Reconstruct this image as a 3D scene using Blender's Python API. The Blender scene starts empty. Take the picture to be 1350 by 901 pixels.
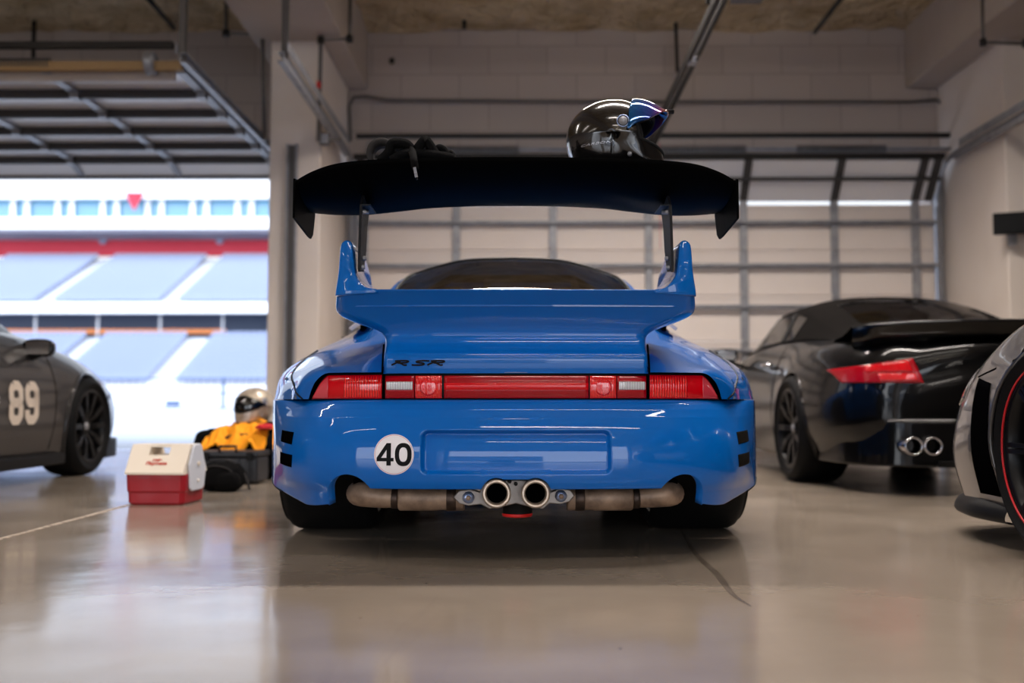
import bpy, math, random
import numpy as np
from mathutils import Vector, Matrix, noise
from mathutils.bvhtree import BVHTree
random.seed(7)
D = bpy.data
SC = bpy.context.scene
COL = SC.collection
PI = math.pi
R = math.radians

# ------------------------------------------------------------------ camera geometry
F = 1312.5; CAMZ = 0.488; TH = math.atan(79.5/F); PSI = math.atan(8/F)
def at(px, py, Y):
    r = (px-675)/F; u = (450.5-py)/F
    y1 = math.cos(TH)-math.sin(TH)*u; z1 = math.sin(TH)+math.cos(TH)*u
    x = r*math.cos(PSI)-y1*math.sin(PSI); y = r*math.sin(PSI)+y1*math.cos(PSI)
    k = Y/y
    return Vector((x*k, Y, CAMZ+z1*k))

# ------------------------------------------------------------------ materials
def lin(c):
    return tuple(((v/255)/12.92 if v/255 <= .04045 else ((v/255+.055)/1.055)**2.4) for v in c)
def mat(name, rgb, rough=.5, metal=0., coat=0., spec=.5, bump=None, var=None, emit=None, trans=0., rvar=None, coatr=.03):
    m = D.materials.new(name); m.use_nodes = True
    nt = m.node_tree; b = nt.nodes['Principled BSDF']
    c = lin(rgb)+(1,)
    b.inputs['Base Color'].default_value = c
    b.inputs['Roughness'].default_value = rough
    b.inputs['Metallic'].default_value = metal
    b.inputs['Coat Weight'].default_value = coat
    b.inputs['Coat Roughness'].default_value = coatr
    b.inputs['Specular IOR Level'].default_value = spec
    b.inputs['Transmission Weight'].default_value = trans
    tc = nt.nodes.new('ShaderNodeTexCoord')
    if var:
        s, c2, det = var
        n = nt.nodes.new('ShaderNodeTexNoise'); n.inputs['Scale'].default_value = s; n.inputs['Detail'].default_value = det
        nt.links.new(tc.outputs['Object'], n.inputs['Vector'])
        rp = nt.nodes.new('ShaderNodeValToRGB')
        rp.color_ramp.elements[0].position = .32; rp.color_ramp.elements[1].position = .68
        rp.color_ramp.elements[0].color = c; rp.color_ramp.elements[1].color = lin(c2)+(1,)
        nt.links.new(n.outputs['Fac'], rp.inputs['Fac']); nt.links.new(rp.outputs['Color'], b.inputs['Base Color'])
    if rvar:
        s, lo, hi = rvar
        n = nt.nodes.new('ShaderNodeTexNoise'); n.inputs['Scale'].default_value = s; n.inputs['Detail'].default_value = 5
        nt.links.new(tc.outputs['Object'], n.inputs['Vector'])
        mr = nt.nodes.new('ShaderNodeMapRange'); mr.inputs['From Min'].default_value = .3; mr.inputs['From Max'].default_value = .7
        mr.inputs['To Min'].default_value = lo; mr.inputs['To Max'].default_value = hi
        nt.links.new(n.outputs['Fac'], mr.inputs['Value']); nt.links.new(mr.outputs['Result'], b.inputs['Roughness'])
    if bump:
        s, st, dist = bump
        n = nt.nodes.new('ShaderNodeTexNoise'); n.inputs['Scale'].default_value = s; n.inputs['Detail'].default_value = 4
        nt.links.new(tc.outputs['Object'], n.inputs['Vector'])
        bp = nt.nodes.new('ShaderNodeBump'); bp.inputs['Strength'].default_value = st; bp.inputs['Distance'].default_value = dist
        nt.links.new(n.outputs['Fac'], bp.inputs['Height']); nt.links.new(bp.outputs['Normal'], b.inputs['Normal'])
    if emit:
        b.inputs['Emission Color'].default_value = lin(emit[0])+(1,); b.inputs['Emission Strength'].default_value = emit[1]
    return m
def glass(name, tint, ior=1.55, rough=.0):
    m = D.materials.new(name); m.use_nodes = True; nt = m.node_tree
    for n in list(nt.nodes):
        if n.type != 'OUTPUT_MATERIAL': nt.nodes.remove(n)
    out = nt.nodes['Material Output']
    t = nt.nodes.new('ShaderNodeBsdfTransparent'); t.inputs['Color'].default_value = lin(tint)+(1,)
    g = nt.nodes.new('ShaderNodeBsdfGlossy'); g.inputs['Roughness'].default_value = rough
    fr = nt.nodes.new('ShaderNodeFresnel'); fr.inputs['IOR'].default_value = ior
    mx = nt.nodes.new('ShaderNodeMixShader')
    nt.links.new(fr.outputs[0], mx.inputs[0]); nt.links.new(t.outputs[0], mx.inputs[1]); nt.links.new(g.outputs[0], mx.inputs[2])
    nt.links.new(mx.outputs[0], out.inputs['Surface'])
    return m
def ribbed(name, rgb, rgb2, scale, rough=.12):
    """lens plastic with fine moulded vertical ribs"""
    m = mat(name, rgb, rough, coat=1.0)
    nt = m.node_tree; b = nt.nodes['Principled BSDF']
    tc = nt.nodes.new('ShaderNodeTexCoord')
    w = nt.nodes.new('ShaderNodeTexWave'); w.wave_type = 'BANDS'; w.bands_direction = 'X'
    w.inputs['Scale'].default_value = scale; w.inputs['Distortion'].default_value = 0
    nt.links.new(tc.outputs['Object'], w.inputs['Vector'])
    rp = nt.nodes.new('ShaderNodeValToRGB'); rp.color_ramp.elements[0].color = lin(rgb)+(1,); rp.color_ramp.elements[1].color = lin(rgb2)+(1,)
    nt.links.new(w.outputs['Fac'], rp.inputs['Fac']); nt.links.new(rp.outputs['Color'], b.inputs['Base Color'])
    bp = nt.nodes.new('ShaderNodeBump'); bp.inputs['Strength'].default_value = .4; bp.inputs['Distance'].default_value = .003
    nt.links.new(w.outputs['Fac'], bp.inputs['Height']); nt.links.new(bp.outputs['Normal'], b.inputs['Normal'])
    return m

M = {}
LAMP = 105
M['blue'] = mat('blue_paint', (0, 97, 184), .4, coat=1., spec=.08, coatr=.015); M['blue'].node_tree.nodes['Principled BSDF'].inputs['Coat IOR'].default_value = 1.4
M['black_paint'] = mat('black_paint', (2, 2, 3), .35, spec=.1, coat=.55, coatr=.012)
M['grey_paint'] = mat('graphite_paint', (40, 38, 38), .4, metal=.2, spec=.3, coat=.7, coatr=.04)
M['grey_paint2'] = mat('grey_paint', (84, 81, 80), .35, metal=.4, coat=1., coatr=.03)
M['carbon'] = mat('satin_black', (6, 6, 6), .5, spec=.008, rvar=(3, .38, .46))
M['plate_black'] = mat('anodised_black', (24, 24, 27), .5, spec=.15)
M['rubber'] = mat('tyre_rubber', (11, 11, 12), .7, spec=.18, bump=(60, .25, .004))
M['trim'] = mat('black_trim', (10, 10, 11), .5, spec=.2)
M['void'] = mat('dark_cavity', (5, 5, 6), .9, spec=0)
M['grille'] = mat('vent_mesh', (20, 18, 14), .7, spec=.05, bump=(400, .8, .004))
M['red_lens'] = mat('deep_red_lens', (205, 0, 18), .2, spec=.3, coat=.3)
M['red_dark'] = mat('dark_red_lens', (158, 0, 20), .2, spec=.3, coat=.3)
M['red_bright'] = ribbed('bright_red_lens', (255, 20, 20), (185, 2, 12), 38)
M['red_bright2'] = ribbed('bright_red_fine_lens', (255, 30, 28), (190, 4, 14), 70)
M['white_lens'] = ribbed('clear_ribbed_lens', (235, 235, 240), (120, 118, 118), 60)
M['clear_red'] = mat('pale_red_lens', (205, 60, 75), .08, coat=1.)
M['exhaust'] = mat('heat_stained_steel', (174, 146, 122), .5, metal=.3, var=(16, (104, 84, 70), 5), bump=(30, .2, .004))
M['exhaust_band'] = mat('brown_steel_band', (84, 66, 54), .45, metal=.7, var=(20, (60, 48, 42), 4))
M['pipe_rim'] = mat('tan_pipe_rim', (192, 176, 160), .35, metal=.7)
M['alu'] = mat('cast_aluminium', (140, 132, 126), .45, metal=.6, bump=(80, .3, .003))
M['bluebolt'] = mat('blued_steel', (150, 165, 200), .3, metal=.9)
M['chrome'] = mat('chrome', (205, 205, 210), .12, metal=1.)
M['redplastic'] = mat('red_plastic', (215, 30, 28), .4)
M['glass_dark'] = glass('tinted_window', (175, 172, 150), 4.0)
M['glass_side'] = glass('side_window', (150, 160, 150))
M['canvas'] = mat('black_canvas', (15, 13, 12), .95, spec=.05, bump=(250, .3, .002))
M['rim_black'] = mat('black_alloy', (12, 12, 14), .35, spec=.25, metal=.0)
M['brake'] = mat('brake_disc', (90, 88, 86), .35, metal=.9)
M['white_vinyl'] = mat('white_vinyl', (236, 232, 236), .4)
M['cream_vinyl'] = mat('cream_vinyl', (214, 200, 184), .45)
M['black_vinyl'] = mat('black_vinyl', (8, 8, 11), .6, spec=.15)
M['silver_vinyl'] = mat('silver_vinyl', (190, 190, 195), .35, metal=.6)
M['pink'] = mat('thin_red_line', (200, 110, 130), .5)
M['red_line'] = mat('red_pinstripe', (190, 20, 30), .4)
M['steel'] = mat('galvanised_steel', (165, 166, 170), .45, metal=.35, var=(12, (140, 141, 147), 4))
M['strut_grey'] = mat('strut_grey', (74, 72, 72), .6, spec=.2)
M['dark_steel'] = mat('dark_steel', (42, 39, 37), .55, metal=.5)
M['conduit'] = mat('grey_conduit', (98, 94, 92), .45, metal=.5)
M['door_panel'] = mat('door_panel_cream', (238, 227, 219), .6, var=(1.2, (231, 219, 210), 3))
M['door_white'] = mat('door_panel_white', (248, 248, 252), .25, spec=.9)
M['wood'] = mat('tan_board', (168, 136, 92), .7)
M['paint_white'] = mat('pale_wall_paint', (232, 221, 211), .8, var=(2.0, (226, 214, 203), 4))
M['beam'] = mat('beam_paint', (186, 174, 164), .85, var=(1.6, (176, 163, 152), 4))
M['motor'] = mat('motor_casing', (96, 88, 84), .55)
M['led'] = mat('lamp_tube', (255, 250, 240), .5, emit=((255, 246, 232), 18))
M['cooler_red'] = mat('cooler_red', (150, 12, 28), .38, rvar=(14, .3, .5))
M['cooler_white'] = mat('cooler_white', (226, 214, 196), .42)
M['cooler_grey'] = mat('cooler_side_white', (205, 208, 215), .42)
M['text_red'] = mat('printed_red', (190, 60, 40), .5)
M['case'] = mat('black_case_plastic', (30, 32, 38), .45, bump=(90, .15, .002))
M['fabric'] = mat('black_nylon', (11, 11, 12), .9, spec=.1, bump=(180, .4, .003))
M['fabric2'] = mat('charcoal_nylon', (48, 46, 46), .85, spec=.15, bump=(140, .4, .003))
M['yellow'] = mat('orange_yellow_cloth', (250, 160, 8), .85, bump=(60, .35, .004))
M['redcloth'] = mat('red_cloth', (190, 24, 34), .8)
M['helmet_black'] = mat('glossy_carbon', (13, 12, 12), .18, coat=1.)
M['helmet_grey'] = mat('dusky_carbon', (40, 42, 50), .25, coat=.6)
M['helmet_silver'] = mat('warm_silver_shell', (205, 190, 168), .35, metal=.1, coat=.8, var=(14, (150, 136, 122), 3))
M['pad'] = mat('helmet_padding', (12, 12, 13), .95)
M['ground'] = mat('pavement', (186, 188, 192), .9, var=(.5, (176, 178, 184), 3))
M['st_white'] = mat('stand_white', (215, 217, 222), .7)
M['st_conc'] = mat('stand_concrete', (190, 192, 198), .8)
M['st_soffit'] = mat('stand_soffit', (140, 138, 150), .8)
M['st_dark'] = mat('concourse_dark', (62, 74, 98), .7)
M['st_red'] = mat('stand_red', (170, 10, 44), .6)
M['st_glass'] = mat('suite_glass', (84, 134, 162), .15, spec=.6)
M['st_orange'] = mat('orange_lit', (226, 140, 78), .6, emit=((240, 150, 90), .35))  # orange-lit part of the concourse: its light is put into colour and glow
M['seat'] = mat('pale_seat', (128, 138, 164), .6)
M['fence'] = mat('fence_steel', (92, 112, 150), .5, metal=.3)
def iridescent():
    m = mat('iridescent_visor', (70, 40, 90), .08, metal=.6, coat=1.)
    nt = m.node_tree; b = nt.nodes['Principled BSDF']
    tc = nt.nodes.new('ShaderNodeTexCoord'); sx = nt.nodes.new('ShaderNodeSeparateXYZ'); nt.links.new(tc.outputs['Generated'], sx.inputs[0])
    rp = nt.nodes.new('ShaderNodeValToRGB'); cr = rp.color_ramp
    cr.elements[0].position = .1; cr.elements[0].color = lin((10, 90, 150))+(1,)
    cr.elements[1].position = .95; cr.elements[1].color = lin((190, 100, 30))+(1,)
    e = cr.elements.new(.55); e.color = lin((40, 60, 150))+(1,)
    e = cr.elements.new(.75); e.color = lin((110, 60, 130))+(1,)
    nt.links.new(sx.outputs['X'], rp.inputs['Fac']); nt.links.new(rp.outputs['Color'], b.inputs['Base Color'])
    return m
M['visor'] = iridescent()
M['visor_dark'] = mat('dark_visor', (8, 8, 10), .08, coat=1.)

# floor: polished concrete with scuffs
def floor_mat():
    m = mat('polished_concrete', (176, 160, 142), .2)
    nt = m.node_tree; b = nt.nodes['Principled BSDF']; L = nt.links
    tc = nt.nodes.new('ShaderNodeTexCoord')
    def nz(scale, det, vec=None, dist=0):
        n = nt.nodes.new('ShaderNodeTexNoise'); n.inputs['Scale'].default_value = scale; n.inputs['Detail'].default_value = det
        n.inputs['Distortion'].default_value = dist
        L.new(vec or tc.outputs['Object'], n.inputs['Vector']); return n
    n1 = nz(.55, 6, dist=.6)
    r1 = nt.nodes.new('ShaderNodeValToRGB')
    r1.color_ramp.elements[0].position = .3; r1.color_ramp.elements[1].position = .72
    r1.color_ramp.elements[0].color = lin((128, 117, 105))+(1,); r1.color_ramp.elements[1].color = lin((158, 146, 132))+(1,)
    L.new(n1.outputs['Fac'], r1.inputs['Fac'])
    n2 = nz(2.6, 8, dist=.3)
    r2 = nt.nodes.new('ShaderNodeValToRGB')
    r2.color_ramp.elements[0].position = .28; r2.color_ramp.elements[1].position = .6
    r2.color_ramp.elements[0].color = (.84, .82, .8, 1); r2.color_ramp.elements[1].color = (1, 1, 1, 1)
    L.new(n2.outputs['Fac'], r2.inputs['Fac'])
    mx = nt.nodes.new('ShaderNodeMixRGB'); mx.blend_type = 'MULTIPLY'; mx.inputs['Fac'].default_value = .7
    L.new(r1.outputs['Color'], mx.inputs['Color1']); L.new(r2.outputs['Color'], mx.inputs['Color2'])
    # tyre scuffs: stretched noise
    mp = nt.nodes.new('ShaderNodeMapping'); mp.inputs['Scale'].default_value = (5, .55, 1); mp.inputs['Rotation'].default_value = (0, 0, .35)
    L.new(tc.outputs['Object'], mp.inputs['Vector'])
    n3 = nz(1.3, 7, mp.outputs['Vector'], .8)
    r3 = nt.nodes.new('ShaderNodeValToRGB')
    r3.color_ramp.elements[0].position = .62; r3.color_ramp.elements[1].position = .78
    r3.color_ramp.elements[0].color = (0, 0, 0, 1); r3.color_ramp.elements[1].color = (.32, .32, .32, 1)
    L.new(n3.outputs['Fac'], r3.inputs['Fac'])
    mx2 = nt.nodes.new('ShaderNodeMixRGB'); mx2.inputs['Color2'].default_value = lin((92, 82, 74))+(1,)
    L.new(r3.outputs['Color'], mx2.inputs['Fac']); L.new(mx.outputs['Color'], mx2.inputs['Color1'])
    # small specks
    vo = nt.nodes.new('ShaderNodeTexVoronoi'); vo.inputs['Scale'].default_value = 5.5; L.new(tc.outputs['Object'], vo.inputs['Vector'])
    r4 = nt.nodes.new('ShaderNodeValToRGB'); r4.color_ramp.elements[0].position = .018; r4.color_ramp.elements[1].position = .035
    r4.color_ramp.elements[0].color = (.7, .7, .7, 1); r4.color_ramp.elements[1].color = (0, 0, 0, 1)
    L.new(vo.outputs['Distance'], r4.inputs['Fac'])
    mx3 = nt.nodes.new('ShaderNodeMixRGB'); mx3.inputs['Color2'].default_value = lin((70, 60, 54))+(1,)
    L.new(r4.outputs['Color'], mx3.inputs['Fac']); L.new(mx2.outputs['Color'], mx3.inputs['Color1'])
    L.new(mx3.outputs['Color'], b.inputs['Base Color'])
    n5 = nz(1.8, 7)
    mr = nt.nodes.new('ShaderNodeMapRange'); mr.inputs['From Min'].default_value = .3; mr.inputs['From Max'].default_value = .7
    mr.inputs['To Min'].default_value = .09; mr.inputs['To Max'].default_value = .2
    L.new(n5.outputs['Fac'], mr.inputs['Value']); L.new(mr.outputs['Result'], b.inputs['Roughness'])
    n6 = nz(5, 3)
    bp = nt.nodes.new('ShaderNodeBump'); bp.inputs['Strength'].default_value = .06; bp.inputs['Distance'].default_value = .02
    L.new(n6.outputs['Fac'], bp.inputs['Height']); L.new(bp.outputs['Normal'], b.inputs['Normal'])
    b.inputs['Specular IOR Level'].default_value = .75
    return m
M['floor'] = floor_mat()
def cmu():
    m = mat('painted_block', (176, 164, 156), .75)
    nt = m.node_tree; b = nt.nodes['Principled BSDF']; L = nt.links
    tc = nt.nodes.new('ShaderNodeTexCoord'); mp = nt.nodes.new('ShaderNodeMapping'); mp.inputs['Rotation'].default_value = (R(90), 0, 0)
    L.new(tc.outputs['Object'], mp.inputs['Vector'])
    br = nt.nodes.new('ShaderNodeTexBrick'); br.inputs['Scale'].default_value = 1.0
    br.inputs['Brick Width'].default_value = .61; br.inputs['Row Height'].default_value = .3; br.inputs['Mortar Size'].default_value = .006
    br.inputs['Color1'].default_value = lin((182, 170, 162))+(1,); br.inputs['Color2'].default_value = lin((174, 162, 154))+(1,)
    br.inputs['Mortar'].default_value = lin((156, 144, 136))+(1,)
    L.new(mp.outputs['Vector'], br.inputs['Vector']); L.new(br.outputs['Color'], b.inputs['Base Color'])
    bp = nt.nodes.new('ShaderNodeBump'); bp.inputs['Strength'].default_value = .4; bp.inputs['Distance'].default_value = .006; bp.invert = True
    L.new(br.outputs['Fac'], bp.inputs['Height']); L.new(bp.outputs['Normal'], b.inputs['Normal'])
    return m
M['cmu'] = cmu()
M['foam'] = mat('spray_foam', (228, 206, 172), .95, spec=.05, var=(2.5, (186, 162, 126), 6), bump=(9, 1.0, .25))

# ------------------------------------------------------------------ object helpers
def tag(o, label=None, cat=None, group=None, kind=None):
    if label: o['label'] = label
    if cat: o['category'] = cat
    if group: o['group'] = group
    if kind: o['kind'] = kind
    return o
def thing(name, loc, label, cat, rotz=0, group=None):
    o = D.objects.new(name, None); o.empty_display_size = .1
    COL.objects.link(o); o.location = loc; o.rotation_euler = (0, 0, rotz)
    return tag(o, label, cat, group)

def crom(P, t):
    """Catmull-Rom through P (n,...) at parameters t in [0, n-1]"""
    P = np.asarray(P, float); n = len(P)
    Q = np.concatenate([[2*P[0]-P[1]], P, [2*P[-1]-P[-2]]])
    t = np.clip(np.asarray(t, float), 0, n-1-1e-9); i = t.astype(int); f = (t-i)
    f = f.reshape((-1,)+(1,)*(P.ndim-1))
    a, b, c, d = Q[i], Q[i+1], Q[i+2], Q[i+3]
    return .5*((2*b)+(c-a)*f+(2*a-5*b+4*c-d)*f**2+(-a+3*b-3*c+d)*f**3)
def tensor(ctrl, nr, nc):
    ctrl = np.asarray(ctrl, float)
    A = crom(ctrl, np.linspace(0, len(ctrl)-1, nr))
    B = crom(A.transpose(1, 0, 2), np.linspace(0, ctrl.shape[1]-1, nc)).transpose(1, 0, 2)
    return B

class MB:
    def __init__(s): s.v = []; s.f = []; s.m = []; s.sm = []
    def add(s, vs, fs, mi=0, smooth=True):
        o = len(s.v); s.v.extend([tuple(v) for v in vs])
        for f in fs: s.f.append(tuple(o+i for i in f)); s.m.append(mi); s.sm.append(smooth)
        return s
    def grid(s, P, cu=False, cv=False, flip=False, mi=0, smooth=True, mask=None):
        P = np.asarray(P, float); nr, nc = P.shape[:2]; fs = []
        for i in range(nr if cu else nr-1):
            for j in range(nc if cv else nc-1):
                if mask is not None and not mask(i, j): continue
                a = i*nc+j; b = i*nc+(j+1) % nc; c = ((i+1) % nr)*nc+(j+1) % nc; d = ((i+1) % nr)*nc+j
                fs.append((a, d, c, b) if flip else (a, b, c, d))
        return s.add(P.reshape(-1, 3), fs, mi, smooth)
    def box(s, c, d, M4=None, mi=0):
        x, y, z = d[0]/2, d[1]/2, d[2]/2
        vs = [Vector((c[0]+sx*x, c[1]+sy*y, c[2]+sz*z)) for sx in (-1, 1) for sy in (-1, 1) for sz in (-1, 1)]
        if M4 is not None: vs = [M4 @ v for v in vs]
        return s.add(vs, [(0, 1, 3, 2), (4, 6, 7, 5), (0, 4, 5, 1), (2, 3, 7, 6), (0, 2, 6, 4), (1, 5, 7, 3)], mi, False)
    def bar(s, p0, p1, w, h, up=(0, 0, 1), mi=0):
        p0, p1 = Vector(p0), Vector(p1); d = (p1-p0); L = d.length; d.normalize()
        u = Vector(up); sd = d.cross(u)
        if sd.length < 1e-4: sd = d.cross(Vector((1, 0, 0)))
        sd.normalize(); u = sd.cross(d)
        vs = [p+sd*a*w/2+u*b*h/2 for p in (p0, p1) for a, b in ((-1, -1), (1, -1), (1, 1), (-1, 1))]
        return s.add(vs, [(0, 1, 2, 3), (7, 6, 5, 4), (0, 4, 5, 1), (1, 5, 6, 2), (2, 6, 7, 3), (3, 7, 4, 0)], mi, False)
    def tube(s, pts, r, n=10, caps=True, mi=0, closed=False):
        pts = [Vector(p) for p in pts]; k = len(pts)
        rs = r if isinstance(r, (list, tuple)) else [r]*k
        u = None; ring = []
        for i, p in enumerate(pts):
            if closed: d = pts[(i+1) % k]-pts[i-1]
            else: d = pts[min(i+1, k-1)]-pts[max(i-1, 0)]
            d.normalize()
            if u is None: u = d.orthogonal().normalized()
            u = (u-d*u.dot(d)).normalized(); w = d.cross(u)
            ring.append([p+(u*math.cos(2*PI*j/n)+w*math.sin(2*PI*j/n))*rs[i] for j in range(n)])
        s.grid(np.array([[tuple(v) for v in q] for q in ring]), cu=closed, cv=True, mi=mi)
        if caps and not closed:
            s.add(ring[0], [tuple(range(n))], mi, False); s.add(ring[-1], [tuple(reversed(range(n)))], mi, False)
        return s
    def lathe(s, prof, M4=None, n=48, mi=0, closed=False):
        """prof: (r, a) pairs around local X axis"""
        P = [[Vector((a, r*math.cos(2*PI*j/n), r*math.sin(2*PI*j/n))) for j in range(n)] for r, a in prof]
        if M4 is not None: P = [[M4 @ v for v in q] for q in P]
        return s.grid(np.array([[tuple(v) for v in q] for q in P]), cu=closed, cv=True, mi=mi)
    def prism(s, poly, fr, d0, d1, mi=0, smooth=False):
        """poly 2D points; fr(u,v,w)->xyz; extruded w from d0 to d1"""
        n = len(poly)
        vs = [fr(u, v, d0) for u, v in poly]+[fr(u, v, d1) for u, v in poly]
        fs = [tuple(range(n)), tuple(range(2*n-1, n-1, -1))]
        s.add(vs, fs, mi, False)
        s.add(vs, [(i, i+n, (i+1) % n+n, (i+1) % n) for i in range(n)], mi, smooth)
        return s
    def build(s, name, mats, parent=None, off=(0, 0, 0), bevel=0, sub=0, solid=0, seg=2, sharp=None, label=None):
        me = D.meshes.new(name)
        v = np.array(s.v, float)-np.array(off, float)
        me.from_pydata([tuple(p) for p in v], [], s.f)
        if not isinstance(mats, (list, tuple)): mats = [mats]
        for m in mats: me.materials.append(m)
        me.polygons.foreach_set('material_index', s.m); me.polygons.foreach_set('use_smooth', s.sm)
        me.validate(); me.update()
        import bmesh
        bm = bmesh.new(); bm.from_mesh(me)
        bmesh.ops.remove_doubles(bm, verts=bm.verts, dist=1e-5)
        bmesh.ops.delete(bm, geom=[v for v in bm.verts if not v.link_faces], context='VERTS')
        bmesh.ops.recalc_face_normals(bm, faces=bm.faces)
        bm.to_mesh(me); bm.free()
        if sharp: me.set_sharp_from_angle(angle=R(sharp))
        o = D.objects.new(name, me); COL.objects.link(o)
        if parent: o.parent = parent
        if solid:
            md = o.modifiers.new('solid', 'SOLIDIFY'); md.thickness = solid; md.offset = -1
        if bevel:
            md = o.modifiers.new('bevel', 'BEVEL'); md.width = bevel; md.segments = seg; md.limit_method = 'ANGLE'; md.angle_limit = R(35)
        if sub:
            md = o.modifiers.new('sub', 'SUBSURF'); md.levels = sub; md.render_levels = sub
        if label: o['label'] = label
        return o
    def bvh(s): return BVHTree.FromPolygons([Vector(v) for v in s.v], s.f)

def text_mesh(txt, size=1., offset=0., shear=0., space=1.):
    cu = D.curves.new('txt', 'FONT'); cu.body = txt; cu.size = size; cu.offset = offset; cu.shear = shear; cu.space_character = space
    cu.align_x = 'CENTER'; cu.align_y = 'CENTER'; cu.resolution_u = 6
    ob = D.objects.new('txt', cu); COL.objects.link(ob)
    dg = bpy.context.evaluated_depsgraph_get(); dg.update()
    me = ob.evaluated_get(dg).to_mesh()
    vs = [tuple(v.co) for v in me.vertices]; fs = [tuple(p.vertices) for p in me.polygons]
    ob.evaluated_get(dg).to_mesh_clear()
    D.objects.remove(ob); D.curves.remove(cu)
    return vs, fs
def hit(bvh, o, d):
    h = bvh.ray_cast(Vector(o), Vector(d).normalized())
    return h
def decal_patch(bvh, quad, frame, d, off=.002, nu=16, nv=8, thick=0):
    """quad: 4 (u,v) corners; frame(u,v)->ray origin; d ray direction. returns MB grid sitting 'off' above surface"""
    (a, b, c, e) = [np.array(q, float) for q in quad]; P = []; last = None
    dv = Vector(d).normalized()
    for i in range(nv+1):
        row = []
        for j in range(nu+1):
            s_, t_ = j/nu, i/nv
            q = a*(1-s_)*(1-t_)+b*s_*(1-t_)+c*s_*t_+e*(1-s_)*t_
            o = Vector(frame(q[0], q[1])); h = bvh.ray_cast(o, dv)
            p = h[0] if h[0] is not None else (last or o+dv*1.0)
            last = p; row.append(tuple(p-dv*off))
        P.append(row)
    mb = MB(); P = np.array(P); mb.grid(P)
    back = P+np.array(tuple(dv))*(off+.004)
    rim = [(0, j) for j in range(nu)]+[(i, nu) for i in range(nv)]+[(nv, j) for j in range(nu, 0, -1)]+[(i, 0) for i in range(nv, 0, -1)]
    r0 = [P[i, j] for i, j in rim]; r1 = [back[i, j] for i, j in rim]
    mb.grid(np.array([r0, r1]), cv=True, smooth=False)
    return mb
def decal_mesh(bvh, vs, fs, frame, d, off=.0015):
    v2, f2 = list(vs), []
    for f in fs:
        L_ = max(math.dist(vs[f[0]], vs[f[k]]) for k in range(1, len(f)))
        if len(f) == 4 and L_ > .014:
            n_ = min(12, int(L_/.007)+1); a, b, c, e = [np.array(vs[i][:2], float) for i in f]; o_ = len(v2)
            for i in range(n_+1):
                for j in range(n_+1):
                    s_, t_ = j/n_, i/n_; v2.append(tuple(a*(1-s_)*(1-t_)+b*s_*(1-t_)+c*s_*t_+e*(1-s_)*t_))
            for i in range(n_):
                for j in range(n_):
                    k_ = o_+i*(n_+1)+j; f2.append((k_, k_+1, k_+n_+2, k_+n_+1))
        else: f2.append(f)
    used = sorted(set(i for f in f2 for i in f)); mp_ = {u: k for k, u in enumerate(used)}
    vs = [v2[u] for u in used]; fs = [tuple(mp_[i] for i in f) for f in f2]
    mb = MB(); dv = Vector(d).normalized(); out = []
    last = None
    for v in vs:
        o = Vector(frame(v[0], v[1])); h = bvh.ray_cast(o, dv)
        p = h[0] if h[0] is not None else (last or o+dv)
        last = p; out.append(tuple(p-dv*off))
    mb.add(out, fs, 0, False)
    return mb

# ------------------------------------------------------------------ stroke lettering (flat ribbons)
def stroke_poly(pts, w):
    """2D ribbon quads along polyline"""
    vs, fs = [], []
    P = [Vector((p[0], p[1])) for p in pts]; n = len(P)
    for i, p in enumerate(P):
        d = (P[min(i+1, n-1)]-P[max(i-1, 0)]).normalized(); nn = Vector((-d.y, d.x))
        ww = w[i] if isinstance(w, (list, tuple)) else w
        vs += [tuple(p+nn*ww/2), tuple(p-nn*ww/2)]
        if i: fs.append((2*i-2, 2*i-1, 2*i+1, 2*i))
    return vs, fs
def cr2(pts, n=6):
    return [tuple(q) for q in crom(np.array(pts, float), np.linspace(0, len(pts)-1, (len(pts)-1)*n+1))]

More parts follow.
